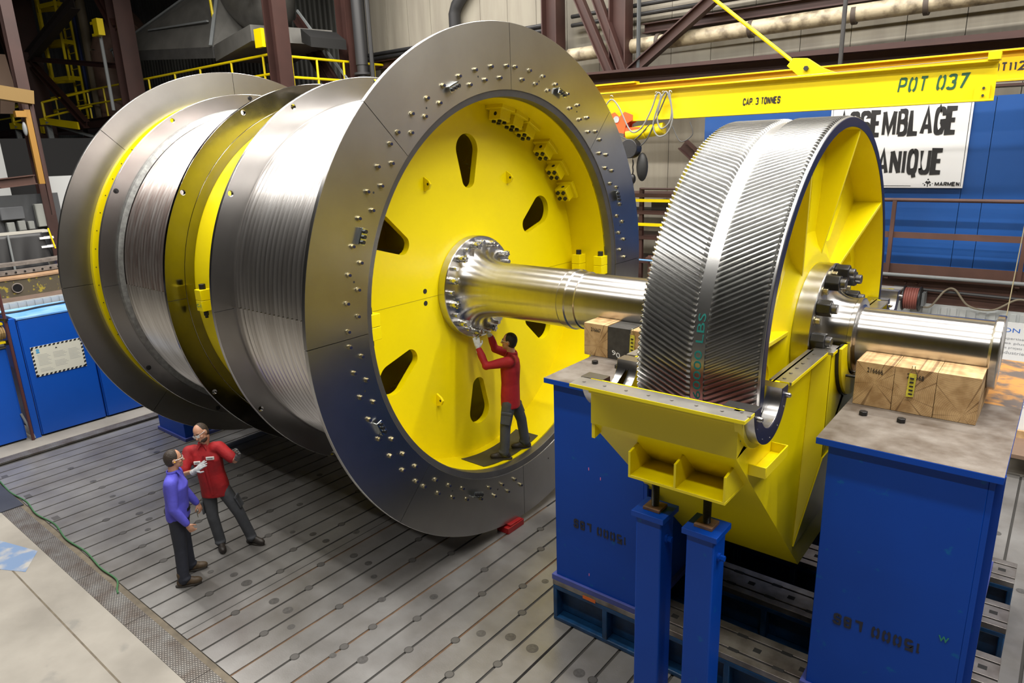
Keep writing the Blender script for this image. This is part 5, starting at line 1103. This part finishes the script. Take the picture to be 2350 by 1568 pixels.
J2 = thing('jib_crane', (3, 5.2, 5.4), 'orange-yellow crane beam behind, stencilled POT112', 'crane')
p, q = V((-4.2, 5.05, 6.06)), V((9.0, 5.5, 6.05)); d2 = (q-p).normalized()
obj('beam', MB().ibeam(p, q, .16, .42, .025), ORY, J2, bev=.003); obj('cover_strip', MB().bar(p+V((0, -.06, .23)), p+d2*3.1+V((0, -.06, .23)), .2, .03), ORY, J2)
block('POT112', 'stencil_lettering', INK, V((4.28, 5.326, 5.98)), d2, (0, 0, 1), .12, .46, J2, stem=.28, bar=.18, gap=.26, stencil=True)
# ================================================================== left side
def railing(name, pts, label, z0, z1, posts, grp='yellow railings', mid=.5):
    R_ = thing(name, pts[0], label, 'railing', grp)
    for z in (z1, z0+(z1-z0)*mid): obj('rail', MB().tube([(x, y, z) for x, y in [p[:2] for p in pts]], .035, 8), YELC, R_)
    for x, y in posts: obj('post', MB().cyl((x, y, z0), (x, y, z1), .032, 8), YELC, R_)
    return R_
railing('safety_railing', [(-40, 4.6, 6.88), (-11.3, 4.6, 6.88)], 'long yellow railing on the brown gallery behind the drum', 6.88, 7.88, [(x, 4.6) for x in (-36, -33.5, -31.5, -29.1, -27.75, -24.47, -22.98, -21.0, -19.3, -17.46, -15.85, -14.05, -12.4)])
railing('safety_railing', [(-11.1, 4.6, 6.68), (-11.1, 9.4, 6.68)], 'short yellow railing between the two columns above the drum', 6.7, 7.72, [(-11.1, y) for y in (4.6, 5.4, 6.3, 7.4, 8.6)])
G2 = thing('gallery_deck', (-25, 5, 6.6), 'brown steel gallery carrying the yellow railing at the left', 'gallery')
obj('edge_beam', MB().ibeam((-40, 4.7, 6.7), (-11.2, 4.7, 6.7), .2, .36, .03), BROWN, G2); obj('deck_plate', MB().box(-40, -11.2, 4.8, 9.4, 6.84, 6.88), BROWNL, G2); obj('lower_beam', MB().ibeam((-40, 4.9, 6.0), (-11.2, 4.9, 6.0), .25, .5, .03), BROWN, G2)
for x in (-38, -34, -30, -26, -22, -15): obj('hanger', MB().box(x-.1, x+.1, 4.8, 4.9, 5.8, 6.6), BROWN, G2)
for x0, nm in ((-29.9, 'left'), (-26.3, 'right')):
    gt = thing('landing_gate', (x0, 4.0, 6.9), nm+' yellow bulged gate of the landing on the gallery', 'gate', 'landing gates')
    for z in (7.0, 7.55): obj('gate_rail', MB().tube([(x0+2.0, 4.6, z+.32), (x0, 3.6, z)], .04, 8), YELC, gt)
    obj('gate_post', MB().cyl((x0, 3.6, 6.9), (x0, 3.6, 7.56), .045, 8), YELC, gt)
    obj('gate_arm', MB().prism([(x0-.5, 3.55, 6.98), (x0, 3.55, 6.98), (x0+2.2, 3.9, 6.72), (x0+2.2, 3.9, 6.45), (x0+.2, 3.55, 6.72), (x0-.5, 3.55, 6.74)], (0, .06, 0)), YELC, gt)
    obj('gate_prop', MB().bar((x0+.1, 3.6, 6.8), (x0+2.3, 4.3, 6.2), .12, .08), GREYP, gt); obj('gate_hanger', MB().bar((x0-.1, 3.7, 6.7), (x0-.05, 3.7, 5.4), .18, .12), GREYP, gt)
solo('gallery_strut', MB().bar((-30.0, 3.9, 5.95), (-24.0, 3.9, 6.0), .16, .16), GREYP, 'pale grey bar under the yellow landing gates', 'bar')
LD = thing('caged_ladder', (-27, 5, 6.9), 'yellow caged ladder at the upper left', 'ladder')
for x in (-27.15, -26.4): obj('stringer', MB().bar((x, 5.2, 6.9), (x, 5.2, 12.5), .07, .07), YELC, LD)
for i in range(18): obj('rung', MB().cyl((-27.15, 5.2, 7.1+.3*i), (-26.4, 5.2, 7.1+.3*i), .02, 6), YELC, LD)
for x, y in ((-28.1, 4.7), (-27.3, 4.5), (-26.2, 4.7)): obj('cage_bar', MB().bar((x, y, 8.5), (x, y, 12.5), .09, .05), YELC, LD)
for z in (8.5, 9.85, 11.2): obj('cage_hoop', MB().bar((-28.1, 4.7, z), (-27.3, 4.5, z), .05, .16).bar((-27.3, 4.5, z), (-26.2, 4.7, z), .05, .16).bar((-28.1, 4.7, z), (-27.15, 5.2, z), .05, .16).bar((-26.2, 4.7, z), (-26.4, 5.2, z), .05, .16), YELC, LD)
solo('riser_pipe', MB().cyl((-24.6, 5.6, 6.9), (-24.6, 5.6, 9.35), .55, 18).tube([(-24.6, 5.6, 9.3), (-24.5, 5.7, 9.7), (-23.6, 6.4, 10.5)], .55, 18), mat('faded_pink_brown', (0.19, 0.115, 0.085), 0.6, var=.3), 'faded brown duct with a bent top beside the left column', 'duct')
solo('riser_pipe', MB().cyl((-26.2, 5.6, 6.9), (-26.2, 5.6, 13), .17, 12), mat('beige_pipe', (0.22, 0.18, 0.12), 0.6), 'tall beige pipe right of the yellow ladder', 'pipe')
solo('riser_pipe', MB().cyl((-26.75, 5.5, 6.9), (-26.75, 5.5, 13), .06, 10), mat('dark_blue_pipe', (0.015, 0.03, 0.12), 0.5), 'thin dark blue pipe beside the tall beige pipe', 'pipe')
solo('riser_pipe', MB().cyl((-20.25, 3.7, 6.9), (-20.25, 3.7, 9.4), .055, 10), GREYP, 'grey pipe standing against the column left of the hood', 'pipe')
solo('bracket_box', MB().box(-20.2, -19.85, 3.5, 3.7, 9.2, 9.7).box(-20.5, -20.2, 3.55, 3.65, 9.58, 9.66).box(-20.5, -20.2, 3.55, 3.65, 9.22, 9.3), YELC, 'small yellow bracket on the column left of the hood', 'bracket')
solo('bracket_box', MB().box(-11.75, -11.42, 4.0, 4.1, 7.95, 8.4), YELC, 'small yellow plate on the column right of the hood', 'bracket')
# exhaust hood
HM = mat('grey_galvanised_sheet', (0.20, 0.195, 0.18), 0.5, .3, var=.35, vscale=1.2)
HD = thing('exhaust_hood', (-18, 6.5, 8.2), 'big grey pyramid exhaust hood hanging at the upper left', 'hood')
hp = [(-22.4, 4.9, 8.75), (-15.5, 4.9, 8.15), (-15.3, 7.6, 8.55), (-21.9, 7.8, 9.2)]; ht = [(x, y, z+.32) for x, y, z in hp]; ap = [(-17.6, 5.9, 10.5), (-16.3, 5.9, 10.5), (-16.3, 6.8, 10.5), (-17.6, 6.8, 10.5)]
sk = MB(); vs = hp+ht
sk.add(vs, [(0, 1, 5, 4), (1, 2, 6, 5), (2, 3, 7, 6), (3, 0, 4, 7)]); obj('hood_skirt', sk, mat('dark_hood_skirt', (0.09, 0.088, 0.085), 0.6, .2, var=.3), HD)
pyr = MB(); pyr.add(ht+ap, [(0, 1, 5, 4), (1, 2, 6, 5), (2, 3, 7, 6), (3, 0, 4, 7), (4, 5, 6, 7)]); obj('hood_cone', pyr, HM, HD, smooth=0)
for a, b in ((0, 4), (1, 5), (3, 7)): obj('seam_strip', MB().bar(V(ht[a])+V((0, -.04, .03)), V(ap[a])+V((0, -.04, .03)), .10, .06), GREYP, HD)
obj('edge_trim', MB().bar(V(hp[0])+V((0, 0, .16)), V(hp[3])+V((0, 0, .16)), .08, .36), GREYP, HD); obj('cross_strip', MB().bar((-20.0, 5.2, 9.52), (-16.1, 5.2, 9.3), .07, .05), GREYP, HD)
obj('hood_duct', MB().tube(smoothpath([(-16.9, 6.3, 10.3), (-16.2, 6.3, 10.2), (-15.2, 6.3, 9.6), (-14.5, 6.3, 9.4), (-14.1, 6.3, 9.8), (-13.95, 6.3, 12)]), .62, 20), mat('dull_duct', (0.13, 0.125, 0.115), 0.5, .4, var=.3), HD)
obj('hood_rod', MB().cyl((-16.0, 5.3, 10.6), (-15.9, 5.3, 9.1), .04, 8), YELC, HD)
solo('duct_box', MB().prism([(-15.4, 4.9, 8.05), (-12.2, 4.2, 8.2), (-12.2, 4.2, 8.6), (-15.4, 4.9, 8.5)], (.6, 2.2, 0)), HM, 'long grey box duct between the hood and the column', 'duct', smooth=0)
solo('dark_canopy', MB().prism([(-11.4, 5.2, 8.15), (-11.0, 5.2, 8.0), (-11.0, 5.2, 8.25), (-11.4, 5.2, 8.5)], (0.1, 1.1, 0)), mat('dark_canopy_metal', (.012, .012, .012), .6), 'dark canopy right of the column beside the hood', 'canopy', smooth=0)
# far crane beam, pale duct, jib post at the left edge
solo('crane_beam', MB().ibeam((-30.5, 3.2, 11.05), (-23.0, 3.0, 11.9), .5, .62, .05), YELC, 'distant yellow crane beam behind the ladder, upper left corner', 'beam')
solo('pale_duct', MB().prism([(-29.9, 3.0, 9.55), (-28.9, 3.0, 9.55), (-28.6, 3.0, 8.2), (-29.3, 3.0, 7.3), (-29.5, 3.0, 7.3)], (0, .5, 0)), mat('pale_pink_sheet', (0.75, 0.52, 0.40), 0.6), 'pale pinkish duct at the far left', 'duct', smooth=0)
JP = thing('crane_post', (-14, -.82, 4.4), 'ochre yellow jib post and beam at the left edge', 'crane')
OC = mat('ochre_paint', (0.30, 0.15, 0.02), 0.5)
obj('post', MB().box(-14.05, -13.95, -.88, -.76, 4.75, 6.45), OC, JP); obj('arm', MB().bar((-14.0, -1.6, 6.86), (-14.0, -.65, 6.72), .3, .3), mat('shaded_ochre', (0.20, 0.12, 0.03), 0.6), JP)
obj('rail_strip', MB().box(-14.05, -13.98, -.74, -.68, 4.0, 6.75), BROWN, JP); obj('hoist_body', MB().box(-14.06, -13.9, -1.08, -.86, 6.28, 6.42), OC, JP); obj('control_box', MB().box(-14.03, -13.95, -.84, -.76, 6.62, 6.74), GREYP, JP)
obj('chain_bag', MB().ell((-14.0, -.93, 6.02), (.05, .05, .16), 12, 8), GREYP, JP)
solo('low_beam', MB().ibeam((-14.0, -1.7, 4.80), (-14.0, -.95, 4.86), .2, .22, .02), BROWNL, 'short brown beam end below the ochre jib post', 'beam')
solo('back_column', MB().ibeam((-14.6, -.62, 0), (-14.6, -.62, 9), .25, .25, .02), BROWN, 'brown column right of the ochre jib post', 'column')
# dark bay with white door and electrical boxes
solo('bay_backing', MB().box(-20.0, -19.9, -4, 4.2, 0, 6.0), mat('bay_shade_black', (0.012, 0.012, 0.013), 0.8), 'near-black sheet holding the shade of the open bay under the left gallery', 'wall panel')  # shade of the bay opening put into the sheet's near-black colour
solo('white_shutter', MB().box(-18.2, -18.1, -1.3, -.35, 4.3, 6.0), mat('dim_white', (0.45, 0.46, 0.46), 0.6), 'pale shutter in the dark bay at the left edge', 'shutter')
solo('white_shutter', MB().box(-15.2, -15.1, -.45, .5, 3.6, 4.9), mat('dim_white', (0.45, 0.46, 0.46), 0.6), 'pale panel just left of the far brake disc', 'panel')
for i, (y, z, w_, h_) in enumerate(((-1.5, 3.75, .16, .24), (-1.27, 3.77, .16, .24), (-1.07, 3.76, .13, .2), (-1.42, 4.08, .5, .3), (-.78, 3.98, .28, .56))):
    bx = thing('switch_box', (-14.6, y, z), ['small grey switch box, leftmost above the tarpaulin', 'small grey switch box, second above the tarpaulin', 'small grey switch box, third above the tarpaulin', 'wide dark grey switch panel above the small boxes', 'tall pale grey cabinet right of the small boxes'][i], 'switch box', 'grey electrical boxes')
    obj('box_body', MB().box(-14.65, -14.5, y-w_/2, y+w_/2, z-h_/2, z+h_/2), mat('box_grey_%d' % i, [(0.24, .25, .24), (.24, .25, .24), (.24, .25, .24), (.10, .105, .115), (.30, .31, .29)][i], .5), bx, bev=.01); obj('box_door', MB().box(-14.5, -14.49, y-w_/2+.015, y+w_/2-.015, z-h_/2+.015, z+h_/2-.015), mat('box_grey_%d' % i, (0.2, .2, .2)), bx)
solo('wall_panel', MB().box(-14.75, -14.7, -2.6, -.3, 2.4, 4.5), mat('charcoal_panel', (0.06, 0.063, 0.068), .6), 'charcoal panel behind the switch boxes and the ladder', 'panel')
solo('bench_edge', MB().box(-14.3, -14.0, -2.6, -.9, 3.60, 3.66), mat('pale_edge', (.45, .43, .38), .6), 'pale ledge along the top of the black tarpaulin', 'ledge')
tpv = []; n1, n2 = 26, 10
for i in range(n1+1):
    y = -2.6+1.55*i/n1
    for j in range(n2+1): t = j/n2; tpv.append((-13.98+.10*t+.03*sin(i*1.1+j*.3)*t, y+.14*t*max(0, (i/n1-.6))*2, 3.61-.85*t))
tm = MB().add(tpv, [(i*(n2+1)+j, (i+1)*(n2+1)+j, (i+1)*(n2+1)+j+1, i*(n2+1)+j+1) for i in range(n1) for j in range(n2)])
tp_ = solo('tarpaulin', tm, mat('black_tarpaulin', (0.022, 0.022, 0.024), .45), 'black tarpaulin hanging at the left behind the gear ring', 'tarpaulin', smooth=60)
sd_ = tp_.modifiers.new('thickness', 'SOLIDIFY'); sd_.thickness = .01
solo('grey_pole', MB().cyl((-13.85, -1.80, 2.7), (-13.92, -1.77, 3.62), .025, 8), GREYP, 'grey pole in front of the black tarpaulin', 'pole')
for z, lb in ((3.47, 'upper'), (3.26, 'lower')): solo('wall_step', MB().box(-14.1, -13.9, -1.14, -.84, z-.025, z+.025), WHITE, lb+' white step on the charcoal panel, left of the far disc', 'step', 'white steps')
solo('yellow_strip', MB().bar((-13.88, -.93, 3.70), (-13.88, -.86, 3.20), .03, .03), YELC, 'thin yellow strip beside the white steps', 'strip')
bk_ = thing('white_bucket', (-13.6, -1.07, 2.78), 'white bucket left of the far brake disc', 'bucket'); obj('pail', MB().cyl((-13.6, -1.07, 2.78), (-13.6, -1.07, 2.98), .075, 16, .10), WHITE, bk_)
solo('blue_crate', MB().box(-13.8, -13.4, -1.1, -.7, 2.45, 2.775), BLUE, 'blue crate under the white bucket', 'crate', bev=.01)
# big slewing ring segment lying behind the cabinets
RG = thing('ring_segment', (-15.3, -2.0, 2.3), 'rusty bolted ring with yellow marks lying behind the blue cabinets', 'ring')
RCX, RCY = -15.6, -1.9
def zl(prof, n=96):
    vs = []; k = len(prof)
    for i in range(n):
        a = 2*pi*i/n; vs += [(RCX+r*cos(a), RCY+r*sin(a), z) for r, z in prof]
    return MB().add(vs, [(i*k+q, i*k+(q+1) % k, ((i+1) % n)*k+(q+1) % k, ((i+1) % n)*k+q) for i in range(n) for q in range(k)])
RGM = mat('marked_rusty_steel', (0.09, 0.075, 0.05), .7, col2=(0.34, 0.27, 0.03), vscale=9, thresh=(.36, .42)); TANR = mat('tan_rusty_steel', (0.42, 0.26, 0.15), .65, var=.3); GRR = mat('grey_rusty_flange', (0.22, 0.19, 0.17), .6, var=.4, vscale=10)
obj('ring_wall', zl([(2.9, 2.35), (3.0, 2.35), (3.0, 2.74), (2.9, 2.74)]), RGM, RG); obj('ring_shelf', zl([(2.6, 2.78), (3.02, 2.74), (3.02, 2.78), (2.6, 2.84)]), TANR, RG)
obj('ring_flange', zl([(2.72, 2.83), (2.82, 2.83), (2.82, 2.93), (2.72, 2.93)]), GRR, RG); obj('ring_flange', zl([(2.2, 2.98), (2.5, 2.98), (2.5, 3.05), (2.2, 3.05)]), GRR, RG); obj('ring_foot', zl([(2.9, 2.25), (3.35, 2.22), (3.35, 2.30), (3.0, 2.36)]), mat('brown_foot', (.16, .11, .085), .7, var=.3), RG)
h0 = obj('ring_bolt', MB().cyl((RCX+2.815, RCY, 2.88), (RCX+2.835, RCY, 2.88), .022, 8), BLK, RG)
for i in range(-8, 9):
    if i: c = h0.copy(); COL.objects.link(c); c.matrix_basis = Matrix.Translation((RCX, RCY, 0)) @ Matrix.Rotation(rad(3.6*i), 4, 'Z') @ Matrix.Translation((-RCX, -RCY, 0))
a = rad(-5); obj('ring_bore', MB().cyl((RCX+2.98*cos(a), RCY+2.98*sin(a), 2.55), (RCX+3.012*cos(a), RCY+3.012*sin(a), 2.55), .10, 20), BLK, RG); obj('bore_lip', MB().tube([(RCX+3.01*cos(a), RCY+3.01*sin(a)+.10*cos(2*pi*k/20), 2.55+.10*sin(2*pi*k/20)) for k in range(21)], .014, 8), GRR, RG)
sk_ = MB(); sk_.box(-10.98, -10.94, -3.6, 1.0, 2.30, 2.52)
for i in range(30): sk_.box(-10.94, -10.925, -3.55+.15*i, -3.55+.15*i+.11, 2.32, 2.50)
solo('ribbed_guard', sk_, mat('pale_grey_guard', (.38, .40, .40), .5), 'pale ribbed guard strip behind the blue cabinets', 'guard', smooth=0)
# blue cabinets
def cabinet(y0, y1, x1, z1, label, ltop=True, x0=None):
    C_ = thing('tool_cabinet', (x1-.4, (y0+y1)/2, 0), label, 'cabinet', 'blue cabinets along the left')
    xb = x0 or x1-1.15
    obj('carcass', MB().box(xb, x1-.03, y0, y1, .03, z1-.03), BLUE2, C_); obj('plinth', MB().box(xb+.05, x1-.06, y0+.02, y1-.02, 0, .03), BLK, C_)
    obj('cabinet_top', MB().box(xb, x1+.01, y0, y1, z1-.035, z1), BLUELT if ltop else mat('dark_cabinet_top', (.10, .095, .09), .6), C_, bev=.004)
    obj('door', MB().box(x1-.03, x1, y0+.02, y1-.02, .035, z1-.05), BLUE2, C_, bev=.004)
    return C_
c1_ = cabinet(-3.06, -1.87, -9.72, 2.40, 'blue cabinet carrying the striped safety notice'); c2_ = cabinet(-1.845, -.62, -9.72, 2.40, 'blue cabinet partly hidden by the far brake disc')
cabinet(-4.6, -3.29, -9.80, 1.90, 'lower blue cabinet at the left edge of the frame', False)
solo('side_post', MB().box(-9.85, -9.72, -3.19, -3.08, 0, 2.40), BLUE2, 'narrow blue post between the cabinets', 'post')
solo('cabinet_pipe', MB().cyl((-9.68, -3.235, 0), (-9.68, -3.235, 3.0), .028, 8), mat('maroon_pipe', (0.09, 0.03, 0.028), .5), 'thin maroon pipe standing between the blue cabinets', 'pipe')
solo('cabinet_pipe', MB().cyl((-9.70, -3.20, .02), (-9.78, -3.31, .55), .022, 8), GREYP, 'short bent grey pipe at the foot of the maroon pipe', 'pipe')
rl = thing('hose_reel', (-9.8, -3.36, 2.15), 'small yellow-framed hose reel at the left edge', 'hose reel')
obj('reel_frame', MB().box(-9.85, -9.7, -3.46, -3.28, 2.33, 2.37).box(-9.85, -9.7, -3.46, -3.30, 1.98, 2.02).box(-9.85, -9.7, -3.48, -3.45, 1.98, 2.37), YELC, rl)
rw = MB()
for i in range(5): rw.tube([V((-9.78+.11*cos(2*pi*k/18), -3.43+.035*i, 2.18+.11*sin(2*pi*k/18))) for k in range(19)], .018, 7)
obj('wound_hose', rw, mat('tan_hose', (.30, .20, .08), .6), rl); obj('reel_foot', MB().box(-9.8, -9.74, -3.31, -3.22, 1.93, 2.02), BLK, rl)
solo('pull_handle', MB().bar((-9.9, -3.30, 2.42), (-9.62, -3.22, 2.42), .05, .04), BLK, 'dark bar sticking out beside the top of the cabinets', 'bar')
solo('loose_hose', MB().tube(smoothpath([(-10.4, -3.2, 2.43), (-10.35, -2.8, 2.42), (-10.45, -2.45, 2.42), (-10.5, -2.0, 2.42), (-10.6, -1.2, 2.42)]), .02, 8), BLK, 'black hose lying on top of the blue cabinets', 'hose')
SN = thing('safety_notice', (-9.715, -2.5, 1.2), 'white safety notice with black and yellow striped border on the blue cabinet', 'notice')
ny0, ny1, nz0, nz1 = -2.94, -2.04, 1.20, 1.80
obj('notice_sheet', MB().box(-9.72, -9.712, ny0, ny1, nz0, nz1), mat('cream_paper', (.72, .72, .62), .5), SN)
SY = mat('pale_stripe_yellow', (.72, .68, .35), .5)
st_ = MB(); n = 12
for i in range(n):
    a = ny0+(ny1-ny0)*i/n; w_ = (ny1-ny0)/n*.55
    for z in (nz0, nz1-.035): st_.prism([(-9.7115, a, z), (-9.7115, a+w_, z), (-9.7115, a+w_+.02, z+.035), (-9.7115, a+.02, z+.035)], (.0015, 0, 0))
for i in range(8):
    a = nz0+(nz1-nz0)*i/8
    for y in (ny0, ny1-.035): st_.prism([(-9.7115, y, a), (-9.7115, y+.035, a+.015), (-9.7115, y+.035, a+.055), (-9.7115, y, a+.04)], (.0015, 0, 0))
obj('striped_border', st_, INK, SN)
nt_ = MB()
for (y, w_, z, rws) in ((-2.85, .22, 1.62, 9), (-2.58, .24, 1.62, 5), (-2.31, .2, 1.62, 9), (-2.85, .24, 1.34, 3), (-2.58, .24, 1.44, 5)):
    for r in range(rws): nt_.box(-9.7117, -9.711, y, y+w_*(.75+.25*((r*7) % 3)/2), z-.026*r, z-.026*r+.007)
obj('notice_text', nt_, mat('faint_print', (.45, .46, .44), .6), SN); obj('notice_emblem', MB().cyl((-9.712, -2.83, 1.72), (-9.7105, -2.83, 1.72), .03, 12).box(-9.712, -9.7105, -2.86, -2.80, 1.66, 1.69), mat('sky_blue_print', (.10, .40, .70), .5), SN)
text('DANGER', 'notice_heading', INK, (-9.711, -2.73, 1.70), (0, 1, 0), (0, 0, 1), .03, .2, SN) if False else None
obj('notice_triangle', MB().prism([(-9.712, -2.53, 1.69), (-9.712, -2.49, 1.69), (-9.712, -2.51, 1.725)], (.0015, 0, 0)), INK, SN)
